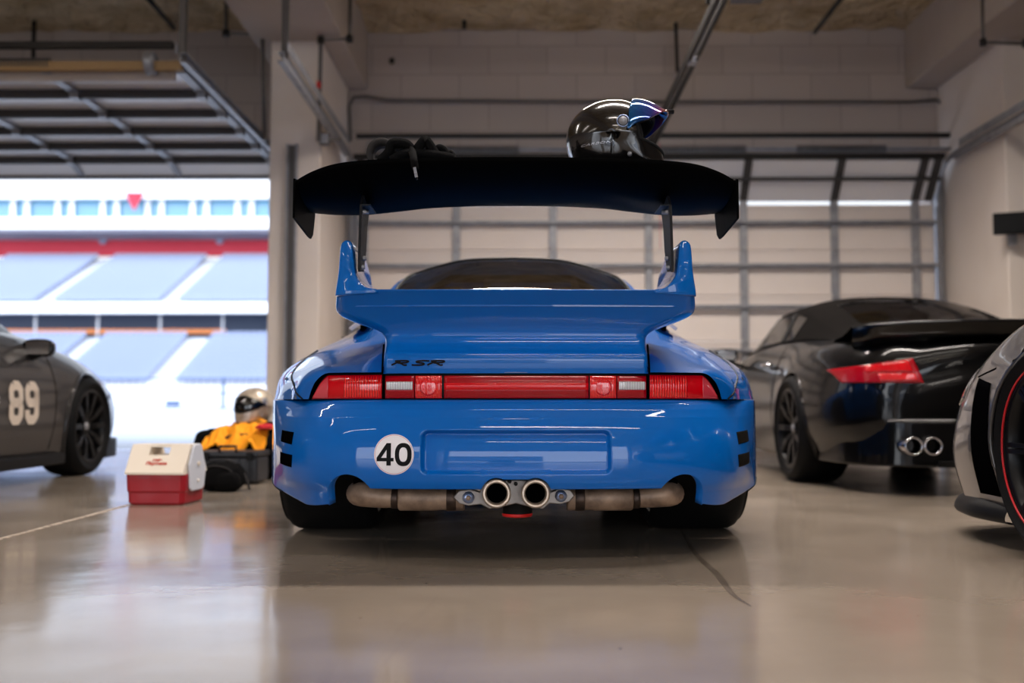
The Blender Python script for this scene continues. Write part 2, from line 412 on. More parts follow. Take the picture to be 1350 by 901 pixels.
# ================================================================== WHEEL
def make_wheel(parent, c, Rt, W, rr, side, paint, spokes=10, ring=None, twin=True, tread=False):
    """wheel centred at c, axis X, outer face towards side (+1/-1)"""
    T = Matrix.Translation(c) @ Matrix.Scale(side, 4, (1, 0, 0))
    h = W/2
    m = MB()
    m.lathe([(rr+.004, h-.012), (rr-.012, h-.004), (rr-.022, h-.012), (rr-.03, h-.05), (rr-.035, -h+.03), (rr-.02, -h+.01), (rr, -h+.008)], T)
    for k in range(spokes):
        a = 2*PI*k/spokes
        for dlt in ((-.07, .07) if twin else (0,)):
            a0, a1 = a+dlt*1.6, a+dlt*.6
            p0 = T @ Vector((h-.055, .045*math.cos(a0), .045*math.sin(a0)))
            pm = T @ Vector((h-.028, .12*math.cos((a0+a1)/2), .12*math.sin((a0+a1)/2)))
            p1 = T @ Vector((h-.018, (rr-.018)*math.cos(a1), (rr-.018)*math.sin(a1)))
            m.bar(p0, pm, .016, .022, up=(1, 0, 0)); m.bar(pm, p1, .014, .018, up=(1, 0, 0))
    m.lathe([(0, h-.04), (.05, h-.042), (.062, h-.052), (.066, h-.09), (0, h-.09)], T, 32)
    w = m.build('wheel', paint, parent)
    t = MB()
    pr = [(rr-.004, h-.016), (rr+.012, h-.004), (rr+.035, h+.004), ((rr+Rt)/2, h+.008), (Rt-.03, h), (Rt-.012, h-.012), (Rt-.003, h-.03), (Rt, h-.06)]
    if tread:
        k = 7
        for g in range(k):
            x = (h-.06)*(1-2*(g+.5)/k)
            pr += [(Rt, x+.012), (Rt-.006, x+.010), (Rt-.006, x+.003), (Rt, x+.001)]
    pr += [(Rt, -h+.06), (Rt-.003, -h+.03), (Rt-.012, -h+.012), (Rt-.03, -h), ((rr+Rt)/2, -h-.008), (rr+.02, -h+.0), (rr-.004, -h+.012)]
    t.lathe(pr, T, 72)
    t.build('tire', M['rubber'], w)
    b = MB(); b.lathe([(0, h-.10), (rr-.05, h-.10), (rr-.05, h-.13), (0, h-.13)], T, 40)
    b.build('brake_disc', M['brake'], w)
    hb = MB(); hb.lathe([(0, h-.032), (.022, h-.033), (.028, h-.045)], T, 24)
    hb.build('center_cap', M['steel'], w)
    if ring:
        q = MB(); ra = rr-.004
        pts = [T @ Vector((h+.001, ra*math.cos(2*PI*j/64), ra*math.sin(2*PI*j/64))) for j in range(64)]
        q.tube(pts, .0035, 6, closed=True); q.build('rim_stripe', ring, w, label='thin red stripe around the rim')
    return w

def cut_arch(V, Fc, centers, cols_ok):
    """delete faces inside circles in YZ on the flank and snap the border"""
    V = np.array(V, float); keep = []; cent = np.array([V[list(f)].mean(0) for f in Fc])
    dead = np.zeros(len(Fc), bool)
    for (cy, cz, r, xmin) in centers:
        d = np.hypot(cent[:, 1]-cy, cent[:, 2]-cz)
        dead |= (d < r) & (np.abs(cent[:, 0]) > xmin)
    used_dead, used_live = set(), set()
    for i, f in enumerate(Fc):
        (used_dead if dead[i] else used_live).update(f)
    for vi in used_dead & used_live:
        for (cy, cz, r, xmin) in centers:
            dy, dz = V[vi, 1]-cy, V[vi, 2]-cz; d = math.hypot(dy, dz)
            if abs(d-r) < .06 and abs(V[vi, 0]) > xmin-.1:
                V[vi, 1] = cy+dy/d*r; V[vi, 2] = cz+dz/d*r
    return V, [f for i, f in enumerate(Fc) if not dead[i]], dead

# ================================================================== GENERIC SPORTS CAR BODY
BASE = [  # y, [(x,z)*7] : deck centre, inner, shoulder, upper flank, mid flank, low flank, sill
 (.00, [(0,.80),(.34,.80),(.50,.775),(.60,.70),(.645,.55),(.62,.36),(.52,.24)]),
 (.05, [(0,.845),(.38,.845),(.57,.815),(.69,.725),(.74,.55),(.72,.35),(.61,.19)]),
 (.18, [(0,.87),(.42,.87),(.62,.835),(.77,.745),(.83,.56),(.82,.34),(.70,.165)]),
 (.50, [(0,.895),(.45,.885),(.67,.845),(.83,.765),(.90,.58),(.90,.34),(.82,.15)]),
 (.98, [(0,.94),(.46,.92),(.67,.87),(.84,.79),(.925,.60),(.925,.35),(.86,.14)]),
 (1.5, [(0,.97),(.50,.95),(.70,.90),(.80,.82),(.87,.60),(.885,.35),(.84,.14)]),
 (2.2, [(0,.97),(.50,.95),(.70,.90),(.785,.82),(.845,.60),(.86,.35),(.83,.14)]),
 (2.8, [(0,.93),(.50,.92),(.69,.875),(.785,.80),(.85,.60),(.86,.35),(.83,.14)]),
 (3.33, [(0,.80),(.42,.80),(.60,.82),(.76,.765),(.87,.60),(.875,.35),(.82,.14)]),
 (3.80, [(0,.71),(.40,.71),(.56,.725),(.71,.67),(.81,.53),(.825,.33),(.76,.13)]),
 (4.12, [(0,.60),(.36,.60),(.50,.605),(.61,.56),(.69,.46),(.70,.30),(.63,.12)]),
 (4.28, [(0,.50),(.30,.50),(.42,.50),(.50,.47),(.55,.40),(.56,.28),(.50,.12)]),
]
def body_shell(base, arches, rear_bulge=.10, front_bulge=.12, ny=120, ns=44):
    ys = [b[0] for b in base]
    ctrl = np.array([[(x, b[0], z) for x, z in b[1]] for b in base], float)
    # resample stations proportionally to y so the grid is even
    tt = np.interp(np.linspace(ys[0], ys[-1], ny), ys, np.arange(len(ys)))
    A = crom(ctrl, tt)
    B = crom(A.transpose(1, 0, 2), np.linspace(0, 6, ns)).transpose(1, 0, 2)
    Lf = B[:, ::-1].copy(); Lf[:, :, 0] *= -1           # left sill -> centre
    P = np.concatenate([Lf[:, :-1], B], axis=1)
    mb = MB(); mb.grid(P)
    # caps: ladder rows between left and right, bulged
    for (st, sgn, bulge) in ((0, -1, rear_bulge), (-1, 1, front_bulge)):
        ring = B[st]; rows = []
        for k in range(ns):
            x0, y0, z0 = ring[k]; row = []
            v = k/(ns-1)
            for j in range(25):
                s_ = -1+2*j/24
                bz = bulge*max(0, math.sin(PI*min(1, max(0, v))))**.6
                row.append((x0*s_, y0+sgn*bz*(1-abs(s_)**2.6), z0))
            rows.append(row)
        rows[0] = [(p[0], p[1], ring[0][2]) for p in rows[0]]
        mb.grid(np.array(rows))
    # floor pan
    bot = P[:, [0, -1]]; mb.grid(bot)
    V, Fc, dead = cut_arch(mb.v, mb.f, [(a[0], a[1], a[2], .55) for a in arches], None)
    out = MB(); out.add(V, Fc)
    return out
def arch_trim(parent, bvh, arches, mt, w=.012, name='wheel_arch'):
    for (cy, cz, r) in arches:
        for sx in (-1, 1):
            pts = []
            for k in range(33):
                a = R(-22)+R(224)*k/32
                y, z = cy+r*math.cos(a), cz+r*math.sin(a)
                if z < .14: continue
                h = bvh.ray_cast(Vector((sx*2, cy+(r+.012)*math.cos(a), cz+(r+.012)*math.sin(a))), Vector((-sx, 0, 0)))
                x = h[0].x if h[0] is not None and abs(h[0].x) > .55 else sx*.85
                pts.append((x, y, z))
            q = MB(); q.tube(pts, w, 8)
            # inner liner
            rows = [[(p[0]*1.0, p[1], p[2]) for p in pts], [(sx*.5, p[1], p[2]) for p in pts]]
            q2 = MB(); q2.grid(np.array(rows)); q2.add(rows[1], [tuple(range(len(rows[1])))], 0, False)
            o = q.build(name, mt, parent)
            q2.build('arch_liner', M['void'], o)
def offset_patch(P, d):
    return P+np.array(d)

# ================================================================== ROOM
BW = 10.2                # back wall plane
ZC = 4.36                # ceiling
XL, XR, YF = -9.4, 8.6, -7.0
PIL = [(-2.0, .46), (4.58, .46)]
def struct(name, mb, m, **k):
    o = mb.build(name, m, **k); o['kind'] = 'structure'; return o
mb = MB(); mb.box(((XL+XR)/2, (YF+BW)/2+.15, -.1), (XR-XL, BW-YF+.3, .2)); struct('floor', mb, M['floor'])
DZ = 3.0
LO = (-8.5, -2.36); RO = (-1.66, 4.26); FO = [(-8.5, -2.36), (-1.66, 4.26)]
mb = MB()
def wallbox(x0, x1, z0, z1, y0, y1): mb.box(((x0+x1)/2, (y0+y1)/2, (z0+z1)/2), (x1-x0, y1-y0, z1-z0))
wallbox(XL, LO[0], 0, ZC, BW, BW+.3); wallbox(LO[1], RO[0], 0, ZC, BW, BW+.3); wallbox(RO[1], XR, 0, ZC, BW, BW+.3)
wallbox(LO[0], LO[1], DZ, ZC, BW, BW+.3); wallbox(RO[0], RO[1], DZ, ZC, BW, BW+.3)
wallbox(XL, XR, ZC, ZC+.14, BW+.0, BW+.3)
struct('wall_back', mb, M['cmu'])
mb = MB()
wallbox(XL, FO[0][0], 0, ZC, YF-.3, YF); wallbox(FO[0][1], FO[1][0], 0, ZC, YF-.3, YF); wallbox(FO[1][1], XR, 0, ZC, YF-.3, YF)
for a, b in FO: wallbox(a, b, 2.9, ZC, YF-.3, YF)
wallbox(XL, XR, ZC, ZC+.14, YF-.3, YF)
struct('wall_front', mb, M['cmu'])
mb = MB(); wallbox(XL-.3, XL, 0, ZC, YF-.3, BW+.3); struct('wall_left', mb, M['cmu'])
mb = MB(); wallbox(XR, XR+.3, 0, ZC, YF-.3, BW+.3); struct('wall_right', mb, M['cmu'])
# foam ceiling, lumpy
mb = MB(); nx, ny = 150, 130; P = np.zeros((ny, nx, 3))
for i in range(ny):
    for j in range(nx):
        x = XL+(XR-XL)*j/(nx-1); y = YF+(BW-YF)*i/(ny-1)
        P[i, j] = (x, y, ZC+.05*noise.noise(Vector((x*1.7, y*1.7, 0)))+.03*noise.noise(Vector((x*5, y*5, 3))))
mb.grid(P); mb.box(((XL+XR)/2, (YF+BW)/2, ZC+.25), (XR-XL+.6, BW-YF+.6, .2)); struct('ceiling', mb, M['foam'])
# pillars and beams
for k, (px_, w_) in enumerate(PIL):
    mb = MB(); mb.box((px_, (8.8+BW)/2, 3.76/2), (w_, BW-8.8, 3.76)); struct('trim_%d' % (k+1), mb, M['paint_white'], bevel=.012)
    mb = MB(); mb.box((px_+(.02 if k == 0 else -.05), (YF+BW)/2, (3.74+ZC+.1)/2), (.82 if k == 0 else 1.0, BW-YF, ZC+.1-3.74)); struct('trim_%d' % (k+3), mb, M['beam'], bevel=.015)
    mb = MB(); mb.box((px_, -6.2, 3.76/2), (w_, 1.6, 3.76)); struct('trim_%d' % (k+5), mb, M['paint_white'], bevel=.012)
# saw-cut joints in the floor
def joint(name, a, b, m, w=.012):
    q = MB(); q.bar((a[0], a[1], .0005), (b[0], b[1], .0005), w, .002); return struct(name, q, m)
M['joint'] = mat('pale_joint_filler', (205, 190, 172), .6, var=(30, (120, 108, 96), 4))
j0 = at(0, 712, 3.5); 
def floorpt(px, py):
    r = at(px, py, 1.0); k = CAMZ/(CAMZ-r.z); return (r.x*k, k)
a_, b_ = floorpt(0, 711), floorpt(182, 663)
d_ = ((b_[0]-a_[0]), (b_[1]-a_[1]))
joint('trim_7', (a_[0]-d_[0]*.8, a_[1]-d_[1]*.8), (b_[0]+d_[0]*2.2, b_[1]+d_[1]*2.2), M['joint'], .022)
# tyre scuff curve on floor, right of centre
M['scuff'] = mat('tyre_scuff', (88, 79, 70), .16, spec=.75, var=(9, (120, 109, 98), 5))
q = MB(); pts = [floorpt(*p) for p in ((893, 690), (915, 728), (945, 757), (966, 784), (990, 800))]
vs, fs = stroke_poly(cr2(pts, 8), [.004+.016*math.sin(PI*i/32) for i in range(33)])
q.add([(v[0], v[1], .0006) for v in vs], fs); struct('trim_8', q, M['scuff'])

# ------------------------------------------------------------------ sectional doors
SECT = .465
def closed_door():
    t = thing('sectional_door', ((RO[0]+RO[1])/2, BW-.08, 0), 'closed cream sectional overhead door behind the blue car with its top section tilted in', 'garage door')
    off = ((RO[0]+RO[1])/2, BW-.08, 0)
    x0, x1 = RO[0]+.02, RO[1]-.02; y = BW-.08
    zs = [.0, .175]+[.175+SECT*k for k in range(1, 6)]   # last 2.50
    zt = 2.50
    xs = [at(p, 400, y).x for p in (480, 602, 729, 855, 980, 1100, 1207)]
    for a, b in zip(zs[:-1], zs[1:]):
        q = MB(); q.box(((x0+x1)/2, y, (a+b)/2), (x1-x0, .045, b-a-.004))
        p = q.build('panel', M['door_panel'], t, off, bevel=.003)
        s_ = MB()
        for zz in (a+.02, b-.02): s_.box(((x0+x1)/2, y-.026, zz), (x1-x0, .006, .03))
        s_.build('edge_rail', M['door_panel'], p, off)
        q = MB()
        for x in xs: q.box((x, y-.045, (a+b)/2+(.035 if b > 2.4 else 0)), (.075, .045, b-a-.02+(.07 if b > 2.4 else 0))); q.box((x, y-.055, a+.0), (.05, .05, .05))
        q.build('stile', M['steel'], p, off, bevel=.004)
    for z in (2.305, 1.865, 1.445, 1.0, .55, .1):
        q = MB(); q.box(((x0+x1)/2, y-.09, z), (x1-x0, .06, .008)); q.box(((x0+x1)/2, y-.115, z+.010), (x1-x0, .006, .022)); q.box(((x0+x1)/2, y-.065, z-.012), (x1-x0, .006, .022))
        q.build('reinforcing_strut', M['steel'], t, off)
    # tilted top section
    a = Vector((0, y-.02, zt+.045)); b = Vector((0, y-.30, zt+.40)); n = Vector((0, (b-a).z, -(b-a).y)).normalized()
    q = MB(); q.bar(((x0+x1)/2, a.y, a.z), ((x0+x1)/2, b.y, b.z), x1-x0, .04, up=n)
    p = q.build('panel', M['door_white'], t, off)
    q = MB()
    for x in xs+[x1-.06]: q.bar((x, a.y-.03, a.z), (x, b.y-.03, b.z), .075, .04, up=n)
    q.build('stile', M['strut_grey'], p, off)
    m_ = (a+b)/2+Vector((0, -.06, 0))
    q = MB(); q.box(((x0+x1)/2, m_.y, m_.z), (x1-x0, .05, .03)); q.build('reinforcing_strut', M['strut_grey'], t, off)
    q = MB(); q.box(((x0+x1)/2, b.y-.02, b.z+.03), (x1-x0, .05, .05)); q.build('top_rail', M['dark_steel'], t, off)
    return t
closed_door()
# header parts of the closed door: spring shaft, header plank
def header(name, x0, x1, yb, label):
    t = thing(name, ((x0+x1)/2, yb, 3.0), label, 'door spring shaft'); off = ((x0+x1)/2, yb, 3.0)
    q = MB(); q.bar((x0, yb, 3.17), (x1, yb, 3.17), .05, .045); q.build('angle_bar', M['dark_steel'], t, off)
    q = MB(); q.tube([(x0+.1, yb-.02, 3.03), (x1-.1, yb-.02, 3.03)], .016, 8); o = q.build('shaft', M['steel'], t, off)
    for c in (x0+1.2, (x0+x1)/2+.4, x1-1.3):
        q = MB()
        for k in range(36):
            xx = c-.45+.9*k/36
            q.tube([(xx+.004*math.cos(a), yb-.02+.036*math.cos(a), 3.03+.036*math.sin(a)) for a in [2*PI*j/10 for j in range(10)]], .006, 5, closed=True)
        q.build('torsion_spring', M['conduit'], o, off)
    for c in (x0+.15, x1-.15):
        q = MB(); q.lathe([(0, -.03), (.08, -.03), (.085, -.02), (.07, 0), (.085, .02), (.08, .03), (0, .03)], Matrix.Translation((c, yb-.02, 3.03)), 24); q.build('cable_drum', M['steel'], o, off)
    q = MB(); q.box(((x0+x1)/2, yb+.06, 2.99), (x1-x0, .04, .11)); q.build('header_board', M['beam'], t, off)
    return t
header('spring_assembly', at(470, 180, 9.92).x, at(1280, 180, 9.92).x, 9.92, 'torsion spring shaft and long black angle bar above the closed door')

def raised_door(x0, x1, y0, sgn, zt, label, nsec=5, bot=True, zb=2.74, wallY=BW):
    """door lying on its horizontal tracks. y0: wall end, runs towards camera (sgn -1) or away"""
    t = thing('sectional_door', ((x0+x1)/2, y0, zt), label, 'garage door'); off = ((x0+x1)/2, y0, zt)
    L = .52
    for k in range(nsec):
        ya = y0+sgn*(.25+L*k); yb = ya+sgn*(L-.006)
        q = MB(); q.box(((x0+x1)/2, (ya+yb)/2, zt+.02), (x1-x0, abs(yb-ya), .04)); p = q.build('panel', M['door_white'], t, off)
        q = MB(); q.box(((x0+x1)/2, ya+sgn*.03, zt-.035), (x1-x0, .035, .066)); q.build('reinforcing_strut', M['strut_grey'], p, off)  # dark grey holds the backlit shade of the strut faces
        q = MB()
        n = 3
        for j in range(7):
            x = x1-.03-j*.97
            if x < x0: break
            q.box((x, (ya+yb)/2, zt-.015), (.07, abs(yb-ya), .04))
            q.box((x, ya+sgn*.03, zt-.05), (.06, .09, .05))
        q.build('stile', M['steel'], p, off)
    # last section, curving down at the wall
    a = Vector((0, y0+sgn*.24, zt)); b = Vector((0, y0-sgn*.02, zb)); n = Vector((0, -(b-a).z, (b-a).y)).normalized()
    q = MB(); q.bar(((x0+x1)/2, a.y, a.z), ((x0+x1)/2, b.y, b.z), x1-x0, .04, up=n); p = q.build('panel', M['door_white'], t, off)
    q = MB(); q.box(((x0+x1)/2, b.y+sgn*.02, b.z), (x1-x0, .06, .05)); q.build('bottom_rail', M['conduit'], p, off)
    q = MB()
    for j in range(7):
        x = x1-.03-j*.97
        if x < x0: break
        q.bar((x, a.y, a.z-.05), (x, b.y+sgn*.03, b.z), .06, .03, up=n)
    q.build('stile', M['steel'], p, off)
    q = MB(); q.box(((x0+x1)/2, y0+sgn*(.25+L*nsec+.04), zt+.0), (x1-x0, .05, .06)); q.build('top_rail', M['wood'], t, off)
    return t
raised_door(LO[0]+.05, LO[1]-.02, 9.82, -1, 2.87, 'raised white sectional door lying overhead in the open left bay')
t_ = header('spring_assembly', LO[0]+.05, LO[1]-.1, 6.95, 'black bar and spring shaft over the raised left door')
t_.location.z = 2.86
for a, b in FO: raised_door(a+.05, b-.05, YF+.3, 1, 2.9, 'raised sectional door at the %s opening of the wall behind the camera' % ('left' if a < -5 else 'right'), zb=2.78)

def track(name, x, z, ynear, ywall, side, label, down=True, zlo=.05):
    t = thing(name, (x, ywall, z), label, 'door track'); off = (x, ywall, z)
    pts = [(x, ynear, z)]+[(x, y, z) for y in np.linspace(ynear+.1, ywall-.38, 4)]
    for k in range(1, 9):
        a = PI/2*k/8; pts.append((x, ywall-.38+.38*math.sin(a), z-.38+.38*math.cos(a)))
    if down: pts.append((x, ywall, zlo))
    q = MB()
    for a, b in zip(pts[:-1], pts[1:]):
        dv = (Vector(b)-Vector(a)).normalized()*.004
        q.bar(Vector(a)-dv, Vector(b)+dv, .006, .06, up=(0, 0, 1) if abs(b[2]-a[2]) < .3 else (0, 1, 0))
    q.build('rail_web', M['steel'], t, off)
    q = MB(); q.bar((x+side*.02, ynear, z+.033), (x+side*.02, ywall-.4, z+.033), .045, .006); q.bar((x+side*.02, ynear, z-.033), (x+side*.02, ywall-.4, z-.033), .045, .006)
    q.bar((x-side*.03, ynear, z+.07), (x-side*.03, ywall-.6, z+.07), .008, .07)
    q.build('rail_flange', M['steel'], t, off)
    q = MB(); q.bar((x, ynear+.03, z), (x, ynear+.03, ZC+.02), .045, .01, up=(0, 1, 0)); q.bar((x+.02, ynear+.05, z), (x+.02, ynear+.05, ZC+.02), .01, .04, up=(0, 1, 0))
    q.build('hanger', M['conduit'], t, off)
    return t
track('door_track', LO[1]+.02, 2.87, 6.75, 9.82+.2, 1, 'right rail of the raised left door, hung from the ceiling left of the pillar')
track('door_track', RO[0]-.0, 2.93, 6.9, 10.04, -1, 'left rail of the closed door, running past the pillar front')
track('door_track', RO[1]-.0, 2.90, 6.6, 10.04, 1, 'right rail of the closed door, beside the right pillar')

# door opener rail and motor
t = thing('door_opener', (1.29, 6.0, 3.05), 'garage door opener rail and grey motor box hanging above the helmet', 'door opener'); off = (1.29, 6.0, 3.05)
q = MB(); q.bar((1.27, 5.0, 3.10), (1.27, 9.75, 2.99), .03, .06); q.bar((1.33, 5.0, 3.10), (1.33, 9.75, 2.99), .02, .05); q.build('rail', M['dark_steel'], t, off)
q = MB(); q.tube([(1.30, 5.0, 3.12), (1.30, 9.7, 3.0)], .012, 8); q.box((1.3, 7.3, 3.03), (.06, .08, .05)); q.build('chain_guide', M['steel'], t, off)
q = MB(); q.box((1.46, 5.95, 3.12), (.2, .62, .17)); o = q.build('motor_box', M['motor'], t, off, bevel=.01)
q = MB(); q.box((1.46, 5.637, 3.12), (.12, .004, .02)); q.build('nameplate', M['cream_vinyl'], o, off)
q = MB(); q.bar((1.29, 9.62, 3.0), (1.29, 9.93, 2.80), .04, .03); q.build('door_arm', M['dark_steel'], t, off)
q = MB(); q.tube([(1.36, 9.45, 2.98), (1.36, 9.45, 1.95)], .003, 6); q.build('release_cord', M['redplastic'], t, off, label='thin red pull cord')
q = MB(); q.bar((1.4, 5.8, 3.2), (1.4, 5.8, ZC+.02), .03, .03); q.bar((1.25, 6.4, 3.1), (1.25, 6.4, ZC+.02), .03, .03); q.build('hanger', M['dark_steel'], t, off)

# rods and conduits
def tube_thing(name, pts, r, label, cat, m='conduit', group=None):
    q = MB(); q.tube(pts, r, 8); off = pts[0]
    o = q.build(name, M[m], None, off); o.location = off; tag(o, label, cat, group); return o
tube_thing('hanger_rod', [(at(612, 20, 9.9).x, 9.9, ZC+.03), at(612, 38, 9.9)], .02, 'short black rod stub at the ceiling edge above the hanging strap', 'rod', 'dark_steel')
tube_thing('hanger_rod', [(at(891, 40, 9.95).x, 9.95, ZC+.03), at(893, 95, 9.95)], .018, 'vertical rod on the block wall behind the opener rail', 'rod', 'dark_steel')
tube_thing('hanger_rod', [at(1112, -6, 7.9), at(1074, 43, 9.9)], .022, 'slanting black rod under the foam ceiling right of the motor box', 'rod', 'dark_steel')
tube_thing('hanger_rod', [at(192, -6, 8.2), at(229, 37, 10.0)], .022, 'slanting black rod under the foam ceiling over the left door', 'rod', 'dark_steel')
tube_thing('hanger_rod', [at(45, 25, 9.9), at(44, 76, 9.9)], .022, 'short upright rod at the left end of the back wall', 'rod', 'dark_steel')
tube_thing('conduit', [at(462, 186, 10.13), at(460, 140, 10.13), at(466, 128, 10.13), at(482, 127, 10.13), at(510, 132, 10.13), at(700, 133, 10.13), at(900, 134, 10.13), at(1200, 134, 10.13), at(1235, 131, 10.13), at(1243, 140, 10.13), at(1246, 178, 10.13)], .016, 'long grey conduit running across the block wall above the closed door', 'conduit')
def elbow(name, pts, r, label):
    t = thing(name, pts[0], label, 'conduit'); off = pts[0]
    q = MB(); q.tube(pts, r, 8); q.build('pipe', M['conduit'], t, off)
    for p in pts[1:-1]:
        q = MB(); q.tube([p+Vector((0, 0, -.03)), p+Vector((0, 0, .03))], r*1.8, 10); q.build('fitting', M['dark_steel'], t, off, bevel=.004)
    return t
elbow('conduit', [at(298, -10, 8.75), at(298, 44, 8.75), at(346, 46, 8.75), at(349, 186, 8.75)], .02, 'bent grey conduit down the left edge of the near pillar')
elbow('conduit', [at(462, -10, 8.65), at(461, 51, 8.65), at(423, 53, 8.65), at(420, 186, 8.65)], .018, 'bent grey conduit down the right edge of the near pillar')
elbow('conduit', [at(1295, -10, 8.1), at(1296, 56, 8.1), at(1352, 57, 8.1), at(1420, 58, 8.1)], .016, 'bent dark conduit under the right ceiling beam')
t = thing('junction_box', at(428, 184, 8.72), 'small junction box on the pillar beside the conduit end', 'box')
q = MB(); q.box((0, 0, 0), (.09, .06, .10)); q.box((.09, 0, 0), (.12, .03, .03)); q.build('box_body', M['conduit'], t, bevel=.006)
q = MB(); q.box((0, -.034, 0), (.07, .006, .08)); q.build('cover', M['steel'], t)
q = MB(); q.box((0, 0, 0), (.035, .012, .06)); o = q.build('fire_tag', M['redplastic'], None); o.location = at(420, 112, 8.42); tag(o, 'tiny red tag clipped to the conduit on the pillar', 'tag')
# steel channel on pillar
xa, xb = at(378, 300, 8.78).x, at(390, 300, 8.78).x; zt = at(384, 191, 8.78).z
t = thing('guide_channel', ((xa+xb)/2, 8.78, 0), 'tall steel channel fixed upright on the near pillar', 'channel'); off = ((xa+xb)/2, 8.78, 0)
q = MB(); q.box(((xa+xb)/2, 8.795, zt/2), (xb-xa, .008, zt)); q.build('web', M['conduit'], t, off)
for x in (xa, xb): q = MB(); q.box((x, 8.775, zt/2), (.014, .05, zt)); q.build('flange', M['steel'], t, off)
# second channel / door jamb angles at closed door edges
for x, w, lb in ((RO[0]-.035, .05, 'narrow steel jamb strip at the left edge of the closed door'), (RO[1]+.04, .05, 'narrow steel jamb strip at the right edge of the closed door')):
    q = MB(); q.box((0, 0, 1.45), (w, .1, 2.9)); q.box((w*1.1, .03, 1.45), (.02, .05, 2.9)); o = q.build('jamb_angle', M['steel'], None); o.location = (x, 10.12, 0); tag(o, lb, 'jamb')
# weather strip / left door jamb
# wall bracket right
pa, pb = at(1309, 296, 8.72), at(1420, 276, 8.1)
t = thing('wall_bracket', pa, 'dark steel bracket bar fixed to the right pillar', 'bracket')
q = MB(); q.bar((0, 0, 0), Vector((.9, -.35, .0)), .05, .19); q.build('bar', M['trim'], t, bevel=.006)
q = MB(); q.box((.18, .03, -.12), (.06, .06, .12)); q.build('mount', M['steel'], t)
# round wall spot
q = MB(); q.tube([(0, 0, 0), (0, -.03, 0)], .03, 14); o = q.build('anchor_plug', M['dark_steel'], None); o.location = at(517, 81, 10.2); tag(o, 'small dark anchor plug in the block wall left of the helmet', 'anchor')

# ceiling lamps: strip lights in rows over each bay (all above the frame; the last right-bay row is added to brighten the door)
for (x, y, l) in ((1.3, -5.0, 'row by the rear opening of the right bay'), (1.3, -2.2, 'second row over the right bay'), (1.3, .6, 'row nearest above the camera'), (1.3, 3.6, 'row over the blue car'), (1.3, 6.9, 'unseen row added to brighten the closed door'),
                  (-5.4, -2.2, 'second row over the left bay'), (-5.4, .6, 'middle row over the left bay'), (-5.4, 3.6, 'row over the grey race car')):
    t = thing('strip_light', (x, y, 4.05), 'long ceiling strip light, '+l, 'ceiling light')
    q = MB(); q.box((0, 0, .03), (3.6, .12, .06)); q.bar((-1.5, 0, .05), (-1.5, 0, .28), .01, .01); q.bar((1.5, 0, .05), (1.5, 0, .28), .01, .01); q.build('housing', M['door_white'], t)
    for s_ in (-.6, .6):
        q = MB(); q.tube([(s_*1.5-.86, 0, -.02), (s_*1.5+.86, 0, -.02)], .019, 10); q.build('lamp_tube', M['led'], t)
    ld = D.lights.new('strip_lamp', 'AREA'); ld.shape = 'RECTANGLE'; ld.size = 3.5; ld.size_y = .10; ld.energy = LAMP*(2.2 if y > 6 else 1.3 if y > 3 else .42); ld.color = (1, .90, .83); ld.spread = R(140)
    lo = D.objects.new('strip_lamp_light', ld); COL.objects.link(lo); lo.location = (x, y, 3.99)

# ================================================================== BLUE CAR
CX = -0.006; CO = (0, 3.89, 0)
car = thing('sports_car', (CX-.011, 3.89, 0), 'bright blue sports coupe with tall rear wing and whale tail, seen squarely from behind', 'car', rotz=R(.7))
def bld(q, name, m, parent=None, **k): return q.build(name, m, parent or car, CO, **k)
def zz(py, Y): return CAMZ+(530-py)*Y/1312
def xx(px, Y): return (px-680)*Y/1312
PLAN = [(0, 2.980), (.15, 2.983), (.30, 2.992), (.44, 3.012), (.55, 3.045), (.635, 3.095), (.70, 3.165), (.752, 3.25), (.793, 3.35), (.832, 3.46), (.866, 3.58)]
_pl = crom(np.array(PLAN), np.linspace(0, len(PLAN)-1, 401))
_ds = np.concatenate([[0], np.cumsum(np.hypot(*np.diff(_pl, axis=0).T))]); PLEN = _ds[-1]
def plan(s):
    a = abs(s)*PLEN; i = min(399, max(0, np.searchsorted(_ds, a)-1)); f = (a-_ds[i])/(_ds[i+1]-_ds[i]+1e-12)
    p = _pl[i]+(_pl[i+1]-_pl[i])*f; d = _pl[min(400, i+2)]-_pl[max(0, i-1)]; d = d/np.hypot(*d)
    n = np.array([d[1], -d[0]]); sg = 1 if s >= 0 else -1
    return p[0]*sg, p[1], n[0]*sg, n[1]
def planY(x): return float(np.interp(abs(x), _pl[:, 0], _pl[:, 1]))
OZ = np.array([.15, .18, .21, .235, .26, .29, .32, .36, .40, .44, .465, .480, .490, .4945])
OO = np.array([.050, .040, .028, .014, .006, .001, .0, .004, .013, .026, .038, .048, .058, .068])
def oz(z): return float(crom(OO, [np.interp(z, OZ, np.arange(len(OZ)))])[0])
ZT = .4945
def zbot(x):
    ax = abs(x); b = .226
    if ax > .50: b = .226-(.226-.168)*min(1, (ax-.50)/.1)
    if ax > .60: b = .172-.010*math.sin(PI*min(1, (ax-.60)/.2))+.03*max(0, (ax-.70)/.14)
    tzc = .2136
    if ax < .0583: b = max(b, .256)
    if abs(ax-.0583) < .047: b = max(b, tzc+math.sqrt(.047**2-(ax-.0583)**2))
    c, rx, top, lo = .513, .084, .268, .17
    if abs(ax-c) < rx: b = max(b, lo+(top-lo)*math.sqrt(1-((ax-c)/rx)**2)) if ax < c else max(b if ax < .59 else .168, lo+(top-lo)*math.sqrt(1-((ax-c)/rx)**2))
    return b
